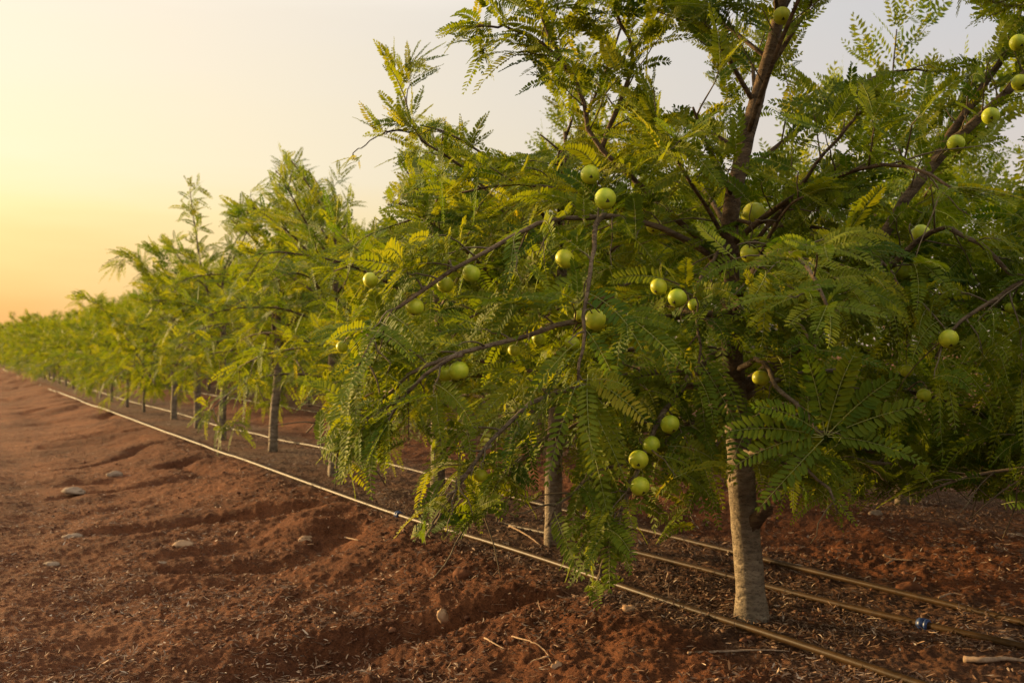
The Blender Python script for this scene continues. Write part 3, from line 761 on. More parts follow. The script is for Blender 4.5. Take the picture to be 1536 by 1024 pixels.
# ---- the neighbour standing just outside the right edge; its branches reach into the picture
T0o = np.array([1.47, 1.98, 0.0])
tree0 = tree_object('gooseberry_tree', T0o, 'gooseberry tree at the right edge of the picture, only its shaded outer branches showing', GROUP1)
rng = np.random.default_rng(21)
tk = smooth_path(np.array([[1.47, 1.98, -.03, .045], [1.48, 1.99, .5, .038], [1.46, 2.0, 1.0, .029], [1.49, 2.02, 1.5, .022], [1.5, 2.04, 2.1, .008]]), 30)
g = Geo(); v, q = tube(tk[:, :3], tk[:, 3], 14, rng, .03); g.add(v, q, 0, .2); add_wood(tree0, 'trunk', g, T0o)
fol0 = Foliage(); st = {}
for key, spec, r0, r1, opt in [
 ('h', [(1800,330,2.0),(1700,355,2.25),(1610,385,2.42),(1536,424,2.50),(1470,464,2.48),(1432,490,2.46),(1405,535,2.44)], .012,.0035, dict(f0=.35,hang=.6,tintb=.22,fl=(.14,.20),spacing=.075)),
 ('i', [(1800,620,2.0),(1690,655,2.3),(1600,690,2.45),(1536,702,2.55),(1450,714,2.6),(1395,738,2.6)], .010,.003, dict(f0=.3,hang=.52,tintb=.2,fl=(.13,.20),spacing=.075)),
 ('o', [(1800,600,2.1),(1640,650,2.6),(1500,690,2.9),(1370,712,3.05)], .009,.003, dict(f0=.3,hang=.5,tintb=.2,fl=(.14,.21),spacing=.065)),
 ('l', [(1810,60,2.05),(1700,20,2.3),(1600,5,2.5),(1520,8,2.6),(1450,-8,2.65)], .011,.0035, dict(f0=.35,hang=.3,tintb=.3,fl=(.13,.20),spacing=.075)),
 ('m', [(1810,480,2.0),(1700,520,2.4),(1620,560,2.7),(1540,600,2.85),(1470,660,2.9)], .011,.0035, dict(f0=.3,hang=.48,tintb=.2,fl=(.13,.20),spacing=.075)),
 ('n', [(1810,250,2.0),(1700,260,2.5),(1600,290,2.8),(1540,330,2.95)], .011,.0035, dict(f0=.3,hang=.4,tintb=.28,fl=(.14,.2),spacing=.08)),
]: build_branch(tree0, fol0, key, spec, r0, r1, opt, T0o, rng, st)
for p, rad in auto_paths(rng, tk[:, :3], 22, 1.0, .6, 1.9, .4, ok=lambda az, fr: math.cos(az - math.radians(-25)) > .15):
    g = Geo(); grow(rng, fol0, g, p, rad, T0o, tintb=.3, spacing=.1, dens=.8); st['a%d' % len(st)] = (p, g)
for p, g in st.values(): add_wood(tree0, 'branch', g, T0o)
A = filtered(fol0, True, CULL)
add_crown(tree0, A, T0o, 16, .0325, True, 6, rng, wide=.18)

# ---- second tree, with the bare sprig against the sky
def std_trunk(x, y, h, r, rng, lean=.05):
    k = 7; zs = np.linspace(-.03, h, k)
    off = np.cumsum(rng.standard_normal((k, 2)) * lean * h / k, axis=0); off[0] = 0; off[1] *= .3
    return smooth_path(np.column_stack([x + off[:, 0], y + off[:, 1], zs, np.interp(zs / h, [0, .3, .6, 1], [r, r * .82, r * .6, r * .2])]), 26)

def mid_tree(seed, x, y, h, label, manual=(), n=22, R=1.05, zlo=.55, r=.038, nl=14, leaf_l=.032, fold=False, rseg=3, guard=True, spacing=.085, step=.034, wide=.23, fl=(.12, .19), group=GROUP1, tlen=(.15, .34), dens=1.0, ok=None, tw=4, fruits=()):
    rng = np.random.default_rng(seed)
    o = np.array([x, y, 0.0])
    e = tree_object('gooseberry_tree', o, label, group)
    t = std_trunk(x, y, h * .82, r, rng)
    g = Geo(); v, q = tube(t[:, :3], t[:, 3], 12, rng, .03); g.add(v, q, 0, np.interp(v[q[:, 0]][:, 2], [.6, 1.3], [0, 1])); add_wood(e, 'trunk', g, o)
    fol = Foliage(); st = {}
    for key, spec, r0, r1, opt in manual: build_branch(e, fol, key, spec, r0, r1, opt, o, rng, st)
    for p, rad in auto_paths(rng, t[:, :3], n, R, zlo, h * .80, rng.random() * 6, ok=ok):
        g = Geo(); grow(rng, fol, g, p, rad, o, tintb=.33, spacing=spacing, step=step, fl=fl, guard=guard, tsides=tw, tlen=tlen, dens=dens, sides=6); st['a%d' % len(st)] = (p, g)
    for p, g in st.values(): add_wood(e, 'branch', g, o)
    A = filtered(fol, guard, fruits)
    add_crown(e, A, o, nl, leaf_l, fold, rseg, rng, wide=wide)
    return e

def row(t, v=0.0):
    p = P0 + U * t + V * v; return float(p[0]), float(p[1])

SPRIG = [
 ('s', [(830,560,4.05),(800,430,4.0),(750,308,3.9),(690,252,3.85),(652,224,3.8),(622,201,3.8),(612,160,3.8),(592,112,3.8)], .012,.0022, dict(f0=.35,hang=.12,fl=(.13,.20),tlen=(.10,.22),spacing=.10,free=True,guard=False,own=.07,tip=5,dens=.8)),
 ('s2', [(622,201,3.8),(596,196,3.79),(566,204,3.78),(540,222,3.78),(527,236,3.78)], .0035,.0018, dict(f0=.95,hang=.25,fl=(.06,.09),tlen=(.03,.05),spacing=.5,free=True,guard=False,own=0,tip=3)),
 ('s3', [(640,214,3.8),(608,196,3.8),(575,198,3.8)], .003,.0018, dict(f0=.9,hang=.05,fl=(.12,.15),tlen=(.03,.05),spacing=.5,free=True,guard=False,own=0,tip=2)),
 ('w', [(830,540,4.05),(760,440,3.8),(690,370,3.6),(630,320,3.5),(585,300,3.45)], .012,.004, dict(f0=.25,hang=.3,fl=(.13,.205))),
 ('x', [(830,480,4.05),(790,360,4.1),(760,280,4.1),(735,220,4.1),(720,200,4.1)], .012,.004, dict(f0=.3,hang=.2,fl=(.14,.2),tlen=(.1,.22))),
]
mid_tree(31, .168, 4.05, 2.05, 'second gooseberry tree, slim trunk behind the drooping branch, bare sprig leaning into the sky', SPRIG, n=26, R=1.1, nl=15, fold=True, rseg=4, leaf_l=.0325, wide=.19, fruits=CULL)
a = row(2.2); mid_tree(32, a[0], a[1], 1.95, 'third gooseberry tree, its trunk hidden behind hanging leaves of the nearest tree', (), n=24, R=1.05, nl=14)
a = row(3.72); mid_tree(33, a[0], a[1], 1.95, 'fourth gooseberry tree, sunlit yellow green crown left of the nearest tree', (), n=24, R=1.0, nl=14)
PEAK3 = [
 ('p', [(409,560,7.7),(412,460,7.7),(430,380,7.7),(448,320,7.7),(440,275,7.7),(428,243,7.7)], .016,.004, dict(f0=.25,hang=.18,fl=(.14,.20),tlen=(.16,.34),spacing=.09,free=True,guard=False,tip=5)),
 ('q', [(409,540,7.7),(450,460,7.7),(490,380,7.7),(505,320,7.7),(500,285,7.7)], .014,.004, dict(f0=.3,hang=.2,fl=(.16,.22),tlen=(.14,.28),spacing=.09,free=True,guard=False)),
 ('r', [(409,560,7.7),(450,450,7.5),(420,390,7.4),(390,345,7.4),(362,322,7.4)], .014,.004, dict(f0=.35,hang=.30,fl=(.2,.27),tlen=(.1,.22),spacing=.09,free=True,guard=False)),
]
mid_tree(34, -1.85, 7.7, 2.15, 'gooseberry tree with the tall broad crown, fifth trunk back in the front row', PEAK3, n=16, R=.92, spacing=.10, nl=13, leaf_l=.032, rseg=0, tw=4)
PEAK4 = [('p', [(333,560,8.72),(318,470,8.75),(302,400,8.8),(292,340,8.8),(285,282,8.8)], .015,.003, dict(f0=.3,hang=.3,fl=(.15,.2),tlen=(.10,.2),spacing=.12,free=True,guard=False,own=.06,tip=4)),
 ('b', [(333,580,8.72),(290,500,8.6),(260,430,8.6),(240,385,8.6)], .013,.003, dict(f0=.3,hang=.3,fl=(.2,.26),tlen=(.1,.24),spacing=.11,free=True,guard=False))]
mid_tree(35, -2.54, 8.72, 1.85, 'gooseberry tree with one thin spire of a shoot rising above its crown', PEAK4, n=15, R=.85, spacing=.10, nl=12, leaf_l=.034, rseg=0, step=.04)
PEAK5 = [('b', [(297,570,9.95),(260,480,9.9),(225,420,9.8),(198,385,9.8),(178,395,9.8)], .013,.003, dict(f0=.3,hang=.3,fl=(.2,.26),tlen=(.1,.24),spacing=.11,free=True,guard=False))]
mid_tree(36, -3.14, 9.95, 1.7, 'gooseberry tree behind the thin spire, dark fan of shoots against the sunset', PEAK5, n=15, R=.85, spacing=.10, nl=11, leaf_l=.036, rseg=0, step=.042)
PEAK6 = [('b', [(235,580,11.2),(185,500,11.3),(150,460,11.3),(128,448,11.3)], .013,.003, dict(f0=.3,hang=.3,fl=(.2,.26),tlen=(.1,.24),spacing=.12,free=True,guard=False))]
mid_tree(37, -3.79, 11.16, 1.5, 'smaller gooseberry tree whose left shoot stands alone low in the sunset', PEAK6, n=15, R=.85, spacing=.10, nl=10, leaf_l=.038, rseg=0, step=.045)

# ---- everything farther: four grown forms, copied with turn and size
def form(seed, h):
    rng = np.random.default_rng(seed); o = np.zeros(3)
    t = std_trunk(0, 0, h * .82, .036, rng)
    g = Geo(); v, q = tube(t[:, :3], t[:, 3], 10, rng, .03); g.add(v, q, 0, np.interp(v[q[:, 0]][:, 2], [.6, 1.3], [0, 1]))
    fol = Foliage()
    for p, rad in auto_paths(rng, t[:, :3], 20, 1.02, .5, h * .82, rng.random() * 6):
        gb = Geo(); grow(rng, fol, g, p, rad, o + [0, 50, 0], tintb=.40, spacing=.12, step=.05, fl=(.18, .26), guard=False, tsides=4, dens=.9, sides=6, f0=.2) if False else grow_far(rng, fol, g, p, rad)
    A = [np.array(x) for x in (fol.P, fol.D, fol.L, fol.dr, fol.U, fol.t)]
    c = Geo(); fronds_into(c, *A, 9, .042, False, 0, rng, .2)
    return g.mesh('trunk', [M_BARK, M_TWIG], (0, 0, 0), True), c.mesh('crown', [M_LEAF, M_RACHIS])
def grow_far(rng, fol, g, p, rad):
    sh = np.array([0, 50.0, 0])        # grown away from the guard distance, then moved back
    f2 = Foliage(); g2 = Geo()
    grow(rng, f2, g2, p + sh, rad, sh.copy(), tintb=.30, spacing=.135, step=.05, fl=(.18, .26), guard=False, dens=.95, sides=6, f0=.2)
    for a_, b_ in zip((fol.P, fol.D, fol.L, fol.dr, fol.U, fol.t), ([x - sh for x in f2.P], f2.D, f2.L, f2.dr, f2.U, f2.t)): a_.extend(b_)
    g.add(np.concatenate(g2.v) - sh, np.concatenate(g2.q), np.concatenate(g2.m), np.concatenate(g2.t))
FORMS = [form(71, 2.0), form(72, 1.85), form(73, 2.1), form(74, 1.75)]
rt = random.Random(8)
def far_tree(x, y, k, label, group, scale=1.0):
    tm, cm = FORMS[k % 4]
    e = tree_object('gooseberry_tree', (x, y, float(H(x, y)) * .0), label, group)
    for nm, me in (('trunk', tm), ('crown', cm)):
        o = link(nm, me, e); 
    e.rotation_euler.z = rt.uniform(0, 6.28); s = scale * rt.uniform(.92, 1.08); e.scale = (s, s, s * rt.uniform(.93, 1.05))
    return e
for i in range(0, 40):
    x, y = row(10.9 + i * 1.42 + rt.uniform(-.1, .1))
    far_tree(x, y, i, 'gooseberry tree merging into the far sunset end of the front row', GROUP1, .62 + .010 * min(i, 20))
GROUP2 = 'trees of the orchard rows behind'
for i in range(-2, 30):
    x, y = row(i * 1.22 - .05 + rt.uniform(-.08, .08), 2.15)
    if i < 0: x += .35
    far_tree(x, y, i + 1, 'gooseberry tree in the second row, glimpsed through the leaves of the front row', GROUP2, 1.0)
for i in range(-4, 22):
    x, y = row(i * 1.3 + .4 + rt.uniform(-.1, .1), 4.35)
    far_tree(x, y, i + 2, 'gooseberry tree in the third row, glimpsed far behind the front row leaves', GROUP2, 1.05)

# ------------------------------------------------------------------ ground
def ground():
    r = np.concatenate([np.geomspace(.35, 1.8, 40, endpoint=False), np.geomspace(1.8, 9.0, 520, endpoint=False), np.geomspace(9, 40, 190, endpoint=False), np.geomspace(40, 2500, 60)])
    a1 = np.linspace(-36, 36, 900); a2 = np.linspace(36, 324, 150)[1:-1]
    a = np.radians(np.concatenate([a1, a2]))
    R_, A_ = np.meshgrid(r, a, indexing='ij')
    x = R_ * np.sin(A_); y = R_ * np.cos(A_)
    z = H(x, y) * (1 - sstep(60, 200, R_))
    v = np.stack([x, y, z], -1).reshape(-1, 3); nr, na = x.shape
    i, j = np.meshgrid(np.arange(nr - 1), np.arange(na), indexing='ij'); j2 = (j + 1) % na
    q = np.stack([i * na + j, i * na + j2, (i + 1) * na + j2, (i + 1) * na + j], -1).reshape(-1, 4)[:, ::-1]
    # close the middle
    k = len(v); v = np.vstack([v, [[0, 0, float(H(0, 0))]]])
    c = np.array([[k, j, j + 1, (j + 2) % na] for j in range(0, na - (na % 2), 2)])
    q = np.vstack([q, c])
    me = make_mesh('ground', v, q, [M_SOIL], None, None, True)
    b = me.attributes.new('bed', 'FLOAT', 'POINT')
    w = bed_weight(v[:, 0], v[:, 1]) * (.62 + .5 * fbm(v[:, 0] * 3, v[:, 1] * 3, 77, 3))
    b.data.foreach_set('value', np.clip(w, 0, 1).astype(np.float32))
    o = link('ground', me); tag(o, 'bare red brown soil with eroded bank and wheel track', 'ground', None, 'structure')
ground()

# ------------------------------------------------------------------ litter and crumbs
rng = np.random.default_rng(91)
def scatter(n, dmin, dmax, bias):
    out = []
    while len(out) < n:
        d = dmin * (dmax / dmin) ** rng.random(n * 2); a_ = np.radians(rng.uniform(-30, 31, n * 2))
        x = d * np.tan(a_); y = d
        w = bed_weight(x, y); keep = rng.random(n * 2) < bias + (1 - bias) * w
        keep &= fbm(x * 4, y * 4, 101, 2) > rng.uniform(-.45, .6, n * 2)
        out.extend(zip(x[keep], y[keep]))
    return np.array(out[:n])
def litter(name, label, n, dmin, dmax, bias, lrange, wrange):
    p = scatter(n, dmin, dmax, bias); z = H(p[:, 0], p[:, 1])
    l = rng.uniform(*lrange, n) * rng.uniform(.5, 1, n); w = rng.uniform(*wrange, n)
    az = rng.random(n) * 6.283; el = rng.normal(.0, .28, n)
    d = np.stack([np.cos(az) * np.cos(el), np.sin(az) * np.cos(el), np.sin(el)], 1)
    s = norm(np.cross(d, rng.standard_normal((n, 3)) * .35 + [0, 0, 1])); up = np.cross(s, d)
    c = np.stack([p[:, 0], p[:, 1], z + .004 + np.abs(np.sin(el)) * l * .4], 1)
    bow = rng.normal(0, .22, n)[:, None]; cur = rng.normal(0, .25, n)[:, None]
    rows_ = []
    for k, (f, ww) in enumerate(((-.5, .35), (-.17, 1), (.17, .9), (.5, .2))):
        m = c + d * (f * l)[:, None] + up * (bow * (.25 - f * f) * l[:, None]) + s * (cur * (.25 - f * f) * l[:, None])
        rows_ += [m - s * (w * ww / 2)[:, None] + up * (w * .15)[:, None], m + s * (w * ww / 2)[:, None]]
    v = np.stack(rows_, 1).reshape(-1, 3)
    o = np.arange(n)[:, None] * 8
    q = np.concatenate([o + np.array([[0, 1, 3, 2]]), o + np.array([[2, 3, 5, 4]]), o + np.array([[4, 5, 7, 6]])])
    t = np.clip(rng.beta(1.6, 2.6, n), 0, 1)
    me = make_mesh(name, v, q, [M_LITTER], None, np.tile(t, 3))
    tag(link(name, me), label, 'litter', None, 'stuff')
litter('leaf_litter', 'dry brown leaf flakes and straw lying on the planting bed', 56000, 2.2, 13, .42, (.010, .038), (.0018, .006))
litter('straw_litter', 'thin pale straw bits strewn over the red soil', 4500, 2.2, 9, .35, (.02, .07), (.0012, .003))
def crumbs(n):
    p = scatter(n, 2.15, 9, .75); z = H(p[:, 0], p[:, 1])
    r = np.clip(rng.lognormal(-5.7, .5, n), .0015, .013)
    th = np.array([0.35, 1.1, 1.9, 2.8]); nu = 6; ph = np.arange(nu) * 2 * math.pi / nu
    T_, P_ = np.meshgrid(th, ph, indexing='ij')
    base = np.stack([np.sin(T_) * np.cos(P_), np.sin(T_) * np.sin(P_), np.cos(T_) * .75], -1).reshape(-1, 3)
    jit = 1 + rng.normal(0, .17, (n, len(base), 1))
    az = rng.random(n) * 6.28; c_, s_ = np.cos(az)[:, None], np.sin(az)[:, None]
    sc_ = np.stack([rng.uniform(.7, 1.4, n), rng.uniform(.7, 1.2, n), rng.uniform(.6, 1, n)], 1)
    b = base[None] * jit * sc_[:, None] * r[:, None, None]
    x = b[..., 0] * c_ - b[..., 1] * s_; y = b[..., 0] * s_ + b[..., 1] * c_
    v = np.stack([x + p[:, :1], y + p[:, 1:], b[..., 2] + (z + r * .25)[:, None]], -1).reshape(-1, 3)
    k = len(th); i, j = np.meshgrid(np.arange(k - 1), np.arange(nu), indexing='ij'); j2 = (j + 1) % nu
    q1 = np.concatenate([np.stack([i * nu + j, (i + 1) * nu + j, (i + 1) * nu + j2, i * nu + j2], -1).reshape(-1, 4), np.array([[0, 1, 2, 3], [0, 3, 4, 5]])])
    q = (np.arange(n)[:, None, None] * len(base) + q1[None]).reshape(-1, 4)
    me = make_mesh('soil_crumbs', v, q, [M_CLOD], None, np.repeat(rng.random(n), len(q1)), True)
    tag(link('soil_crumbs', me), 'crumbs and small clods of red earth', 'soil crumbs', None, 'stuff')
crumbs(10000)

# ------------------------------------------------------------------ drip pipes
def pipe(label, pix, r, ext0=None, far=55.0, sink=None, couple=None, seed=0, group='drip irrigation pipes along the rows'):
    rg = np.random.default_rng(seed)
    w = np.array([on_ground(*p) for p in pix])
    d0 = norm(w[0] - w[1])[:2]; near = w[0].copy(); near[:2] += d0 * 2.2
    pts = [near] + list(w)
    if far:
        e = w[-1].copy(); k = np.linspace(2, far, 22)
        for s in k: pts.append(np.array([e[0] + U[0] * s, e[1] + U[1] * s, 0]))
    P_ = smooth_path(np.array(pts), 260)
    # denser close by
    P_ = smooth_path(P_[::3], 420)
    hz = H(P_[:, 0], P_[:, 1])
    ker = np.hanning(63)[1:-1]; ker /= ker.sum(); hz = np.convolve(np.pad(hz, 30, mode='edge'), ker, 'valid')
    hl = H(P_[:, 0], P_[:, 1]); hz = np.maximum(hz, hl - r * .25) if seed != 2 else hz
    k9 = np.hanning(23)[1:-1]; k9 /= k9.sum(); hz = np.convolve(np.pad(hz, 10, mode='edge'), k9, 'valid')
    P_[:, 2] = hz + r * 1.15
    P_[:, 2] -= r * 1.5 * np.clip(fbm(P_[:, 1] * 1.1, P_[:, 0] * .2 + seed * 7, 13 + seed, 1) * 2.4 - .3, 0, 1) * sstep(5.5, 8.0, P_[:, 1])
    if sink:
        P_[:, 2] -= sstep(sink[0], sink[1], P_[:, 1]) * r * 3.0
    o0 = P_[0].copy()
    e = empty('drip_pipe', (P_[len(P_) // 4][0], P_[len(P_) // 4][1], 0)); tag(e, label, 'irrigation pipe', group)
    orig = np.array(e.location)
    g = Geo(); v, q = tube(P_, np.full(len(P_), r), 12); g.add(v, q, 0)
    link('hose', g.mesh('hose', [M_PIPE], orig, True), e)
    if couple:
        c = on_ground(*couple); i = int(np.argmin(np.hypot(P_[:, 0] - c[0], P_[:, 1] - c[1])))
        p = P_[i]; t = norm(P_[i + 1] - P_[i - 1])
        g = Geo()
        prof = [(-.017, 1.05), (-.0165, 1.60), (-.009, 1.72), (-.0085, 1.45), (-.003, 1.40), (-.0025, 1.72), (.012, 1.66), (.0125, 1.40), (.0165, 1.30), (.017, 1.05)]
        v, q = tube(np.array([p + t * a_ for a_, b_ in prof]), [r * b_ for a_, b_ in prof], 20, cap=False); g.add(v, q, 0)
        link('coupling', g.mesh('coupling', [M_COUPLE], orig, False), e)
    return e
pipe('front drip pipe nearest the lane, with a blue coupling by the hanging leaves', [(1350, 1024), (1150, 957), (940, 889), (780, 832), (600, 778), (460, 728), (300, 668), (150, 612), (90, 589)], .0105, couple=(600, 778), seed=1, far=25, sink=(13.5, 26))
pipe('middle drip pipe behind the nearest trunk, with a blue coupling at the right', [(1536, 979), (1385, 943), (1150, 883), (935, 828), (762, 785), (625, 738), (494, 696), (428, 676)], .0100, far=0, sink=(3.9, 5.2), couple=(1385, 943), seed=2)
pipe('back drip pipe on the far side of the front tree row, no coupling', [(1536, 941), (1260, 872), (1000, 808), (780, 752), (635, 711), (480, 673), (399, 655), (331, 641), (267, 621), (195, 603)], .0100, seed=3)
pipe('far drip pipe along the second row, seen low between the trunks', [(900, 680), (670, 645), (480, 621), (238, 587)], .0110, seed=4, far=60)

# ------------------------------------------------------------------ stones and sticks
def stone(px, py, wpx, hpx, label, mat, seed, name='stone', cat='stone', sinkf=.28, group='stones on the soil'):
    rg = np.random.default_rng(seed)
    p = on_ground(px, py, 0.0); 
    for _ in range(4): p = on_ground(px, py, float(H(p[0], p[1])))
    d = p[1]; rx = wpx / 2 * d / F; rz = hpx / 2 * d / F * 1.1
    nu, nv = 22, 14
    th = np.linspace(.02, math.pi - .02, nv + 1); ph = np.arange(nu) * 2 * math.pi / nu
    T_, P_ = np.meshgrid(th, ph, indexing='ij')
    n_ = np.stack([np.sin(T_) * np.cos(P_), np.sin(T_) * np.sin(P_), np.cos(T_)], -1).reshape(-1, 3)
    o1, o2, o3 = rg.random(3) * 50
    k = 1 + .75 * fbm(n_[:, 0] * 1.1 + o1 + n_[:, 2] * .7, n_[:, 1] * 1.1 + o2 - n_[:, 2] * .5, seed, 3) + .07 * fbm(n_[:, 0] * 5 + o3, n_[:, 1] * 5 + n_[:, 2] * 5, seed + 3, 2)
    v = n_ * k[:, None] * [rx, rx * rg.uniform(.6, .9), rz]
    i, j = np.meshgrid(np.arange(nv), np.arange(nu), indexing='ij'); j2 = (j + 1) % nu
    q = np.stack([i * nu + j, (i + 1) * nu + j, (i + 1) * nu + j2, i * nu + j2], -1).reshape(-1, 4)
    o = link(name, make_mesh(name, v, q, [mat], None, None, True), None, (p[0], p[1], p[2] + rz * (.25 - sinkf)))
    o.rotation_euler.z = rg.uniform(-.4, .4)
    tag(o, label, cat, group)
M_SOILCLOD = mat_simple('clod', (.085, .033, .015), .95, .1, (.14, .058, .027), 40, .006)
stone(464, 820, 34, 19, 'large ochre stone lying on top of the bank left of the front pipe', M_STONE, 1, sinkf=-.12)
stone(109, 805, 30, 11, 'flat pale stone on the track at the far left', M_STONE2, 2)
stone(242, 850, 27, 13, 'rounded grey stone on the track below the eroded bank', M_STONE2, 3)
stone(664, 923, 18, 19, 'small upright ochre stone alone on the front of the bank', M_STONE, 44)
stone(943, 915, 30, 18, 'ochre stone right beside the front pipe under the lowest leaves', M_STONE, 5)
stone(1314, 772, 24, 15, 'pale grey stone on the soil behind the trees at right', M_STONE2, 6)
stone(1516, 968, 36, 20, 'pale stone against the middle pipe at the right edge', M_STONE2, 7)
stone(1366, 882, 34, 17, 'reddish brown stone above the back pipe at right', M_SOILCLOD, 8)
stone(272, 817, 27, 9, 'thin flat ochre stone in the runnel of the bank', M_STONE, 9)
stone(78, 847, 24, 10, 'dull flat stone nearest the left edge on the track', M_STONE2, 10)
stone(110, 736, 36, 8, 'broad flat slab far back on the track at left', M_STONE2, 11)
stone(695, 862, 28, 16, 'low reddish brown stone on the bank, just left of the tan one', M_SOILCLOD, 12)
stone(745, 846, 20, 10, 'tan stone on the bank close under the front pipe', M_STONE, 13)
stone(243, 792, 26, 14, 'dark red clod of earth above the rounded grey stone', M_SOILCLOD, 14, 'earth_clod', 'earth clod', .2, 'clods of earth')
stone(835, 998, 18, 12, 'small ochre stone at the foot of the forked root', M_STONE, 15)
stone(172, 711, 20, 8, 'small pale stone far back on the track, right of the slab', M_STONE2, 16)

def stick(label, paths, r, mat, seed, name='dry_stick'):
    rg = np.random.default_rng(seed); g = Geo(); first = None
    for pix in paths:
        w = []
        for (px, py, lift) in pix:
            p = on_ground(px, py, 0.0)
            for _ in range(3): p = on_ground(px, py, float(H(p[0], p[1])) + lift)
            w.append(p)
        P_ = smooth_path(np.array(w), 5 * len(w)); P_ += rg.standard_normal(P_.shape) * min(r * .25, .0006)
        if first is None: first = P_[0].copy()
        v, q = tube(P_, np.linspace(r, r * .45, len(P_)), 8, rg, .04); g.add(v, q, 0)
    tag(link(name, g.mesh(name, [mat], first, True), None, first), label, 'dry stick', 'dry sticks on the soil')
stick('long dry stick lying across the bed in front of the nearest trunk', [[(1032, 979, .004), (1090, 976, .006), (1140, 974, .005), (1184, 976, .004)]], .0042, M_DRY, 1)
stick('forked pale root curling on the soil at bottom centre', [[(768, 954, .004), (800, 963, .012), (818, 976, .008), (828, 996, .004)], [(822, 984, .006), (800, 990, .006), (790, 998, .003)], [(826, 996, .003), (808, 1003, .005), (845, 1002, .004)]], .0026, M_DRY, 2)
stick('short forked twig on the red soil behind the nearest trunk', [[(1324, 831, .004), (1340, 838, .01), (1368, 840, .005)], [(1342, 838, .008), (1328, 846, .003)]], .005, M_DRY, 3)
stick('thick pale broken stick at the bottom right corner', [[(1446, 988, .008), (1475, 989, .012), (1505, 987, .012), (1538, 990, .008)]], .0085, M_DRY, 4)
stick('small pale twig at the right, just above the back pipe', [[(1408, 896, .004), (1428, 889, .014), (1448, 893, .006)]], .004, M_DRY, 5)
stick('short pale twig beside the ochre stone on top of the bank', [[(506, 804, .004), (520, 806, .007), (538, 810, .004)]], .004, M_DRY, 6)
stick('pale crooked twig on the bank left of the forked root', [[(727, 956, .004), (738, 962, .008), (757, 973, .004)]], .003, M_DRY, 7)
stick('thin dry twig leaning by the second trunk foot', [[(764, 788, .004), (790, 802, .012), (812, 818, .004)]], .0045, M_DRY, 8)

# ------------------------------------------------------------------ sky, sun, camera
sd = Vector((math.sin(SUN_AZ) * math.cos(SUN_EL), math.cos(SUN_AZ) * math.cos(SUN_EL), math.sin(SUN_EL)))
w = bpy.data.worlds.new('World'); sc.world = w; w.use_nodes = True
nt = w.node_tree; nt.nodes.clear(); L = nt.links.new
out = nt.nodes.new('ShaderNodeOutputWorld')
tc = N(nt, 'ShaderNodeTexCoord')
sep = N(nt, 'ShaderNodeSeparateXYZ'); L(tc.outputs['Generated'], sep.inputs[0])
# azimuth away from the sunset, 0 towards the sun, 1 opposite
xy = N(nt, 'ShaderNodeCombineXYZ'); L(sep.outputs[0], xy.inputs[0]); L(sep.outputs[1], xy.inputs[1])
nr = N(nt, 'ShaderNodeVectorMath', operation='NORMALIZE'); L(xy.outputs[0], nr.inputs[0])
dt = N(nt, 'ShaderNodeVectorMath', operation='DOT_PRODUCT'); L(nr.outputs[0], dt.inputs[0]); dt.inputs[1].default_value = (math.sin(SUN_AZ), math.cos(SUN_AZ), 0)
ac = N(nt, 'ShaderNodeMath', operation='ARCCOSINE'); L(dt.outputs['Value'], ac.inputs[0])
az = N(nt, 'ShaderNodeMapRange', interpolation_type='SMOOTHSTEP'); az.inputs[1].default_value = math.radians(28); az.inputs[2].default_value = math.radians(92); L(ac.outputs[0], az.inputs[0])
el = N(nt, 'ShaderNodeMapRange'); el.inputs[1].default_value = 0; el.inputs[2].default_value = .5
# thin streaky cloud shifts the elevation a little
nz = N(nt, 'ShaderNodeTexNoise', Scale=2.2, Detail=4.0, Roughness=.5)
mp = N(nt, 'ShaderNodeMapping'); mp.inputs['Scale'].default_value = (1, 1, 7); mp.inputs['Rotation'].default_value = (.10, .05, 0); L(tc.outputs['Generated'], mp.inputs[0]); L(mp.outputs[0], nz.inputs['Vector'])
sb = N(nt, 'ShaderNodeMath', operation='MULTIPLY_ADD'); L(nz.outputs['Fac'], sb.inputs[0]); sb.inputs[1].default_value = .11; sb.inputs[2].default_value = -.055
ad = N(nt, 'ShaderNodeMath', operation='ADD'); L(sep.outputs[2], ad.inputs[0]); L(sb.outputs[0], ad.inputs[1]); L(ad.outputs[0], el.inputs[0])
def srgb(c): return tuple((x / 255 / 12.92) if x / 255 <= .04045 else ((x / 255 + .055) / 1.055) ** 2.4 for x in c)
warm = ramp(nt, [(0, srgb((236, 156, 96))), (.06, srgb((246, 186, 110))), (.17, srgb((251, 214, 140))), (.24, srgb((253, 227, 160))), (.36, srgb((252, 234, 192))), (.64, srgb((250, 234, 208))), (1, (1.25, 1.15, 1.0))])
cool = ramp(nt, [(0, srgb((226, 196, 176))), (.10, srgb((222, 202, 186))), (.35, srgb((212, 202, 196))), (.66, srgb((203, 201, 202))), (1, (1.05, 1.02, .99))])
L(el.outputs[0], warm.inputs[0]); L(el.outputs[0], cool.inputs[0])
mx = N(nt, 'ShaderNodeMix', data_type='RGBA'); L(az.outputs[0], mx.inputs[0]); L(warm.outputs[0], mx.inputs[6]); L(cool.outputs[0], mx.inputs[7])
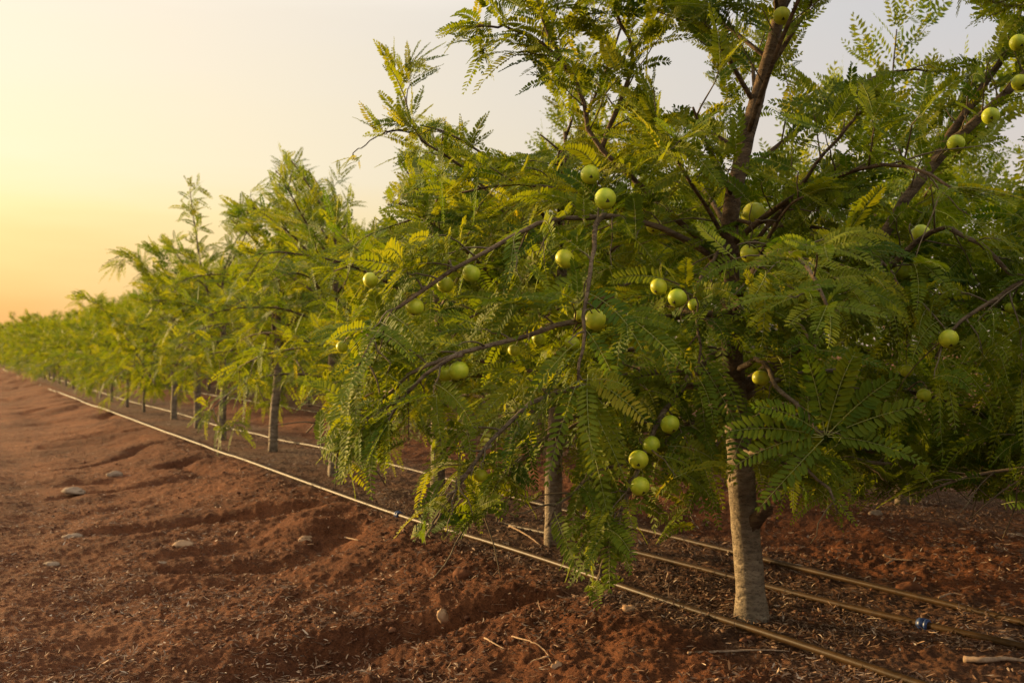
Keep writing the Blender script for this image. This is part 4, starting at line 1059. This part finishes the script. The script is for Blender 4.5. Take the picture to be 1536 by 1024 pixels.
# sky behind the camera and high overhead is brightened, added fill out of view
sky = N(nt, 'ShaderNodeTexSky', sky_type='NISHITA'); sky.sun_disc = False
sky.sun_elevation = SUN_EL; sky.sun_rotation = SUN_AZ; sky.dust_density = 4.0
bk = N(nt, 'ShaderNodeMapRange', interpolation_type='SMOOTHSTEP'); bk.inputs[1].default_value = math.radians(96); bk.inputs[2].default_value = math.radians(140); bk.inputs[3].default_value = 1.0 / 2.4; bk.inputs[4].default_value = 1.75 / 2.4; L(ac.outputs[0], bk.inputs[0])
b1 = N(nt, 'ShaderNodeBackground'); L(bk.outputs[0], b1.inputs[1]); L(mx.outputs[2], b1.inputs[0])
b2 = N(nt, 'ShaderNodeBackground'); b2.inputs[1].default_value = 0.012; L(sky.outputs[0], b2.inputs[0])
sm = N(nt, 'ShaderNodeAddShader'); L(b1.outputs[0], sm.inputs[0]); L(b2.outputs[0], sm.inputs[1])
# bright glow of haze round the low sun
d3 = N(nt, 'ShaderNodeVectorMath', operation='DOT_PRODUCT'); L(tc.outputs['Generated'], d3.inputs[0]); d3.inputs[1].default_value = sd
gl = N(nt, 'ShaderNodeMapRange', interpolation_type='SMOOTHERSTEP'); gl.inputs[1].default_value = .86; gl.inputs[2].default_value = 1.0; gl.inputs[3].default_value = 0; gl.inputs[4].default_value = 3.0; L(d3.outputs['Value'], gl.inputs[0])
b3 = N(nt, 'ShaderNodeBackground'); b3.inputs[0].default_value = (1, .72, .36, 1); L(gl.outputs[0], b3.inputs[1])
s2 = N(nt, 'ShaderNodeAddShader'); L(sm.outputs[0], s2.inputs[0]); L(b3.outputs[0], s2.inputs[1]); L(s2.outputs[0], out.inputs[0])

sun = bpy.data.lights.new('sun', 'SUN'); sun.energy = 4.2; sun.angle = math.radians(3.0); sun.color = (1.0, .66, .29)
so = bpy.data.objects.new('sun', sun); COL.objects.link(so); so.rotation_euler = (-sd).to_track_quat('-Z', 'Y').to_euler(); so.location = (-8, 3, 6)

cam = bpy.data.cameras.new('camera'); cam.sensor_width = 36; cam.lens = 36 * F / 1536; cam.shift_y = (HORZ - 512) / 1536
cam.clip_start = .05; cam.clip_end = 6000
cam.dof.use_dof = True; cam.dof.focus_distance = 2.6; cam.dof.aperture_fstop = 5.0; cam.dof.aperture_blades = 7
co = bpy.data.objects.new('camera', cam); COL.objects.link(co); co.location = (0, 0, CAMZ); co.rotation_euler = (math.pi / 2, 0, 0)
sc.camera = co
sc.view_settings.view_transform = 'Standard'; sc.view_settings.look = 'None'; sc.view_settings.exposure = math.log2(2.4); sc.view_settings.gamma = 1
sc.cycles.max_bounces = 8; sc.cycles.transmission_bounces = 4; sc.cycles.diffuse_bounces = 4
sc.cycles.use_denoising = True
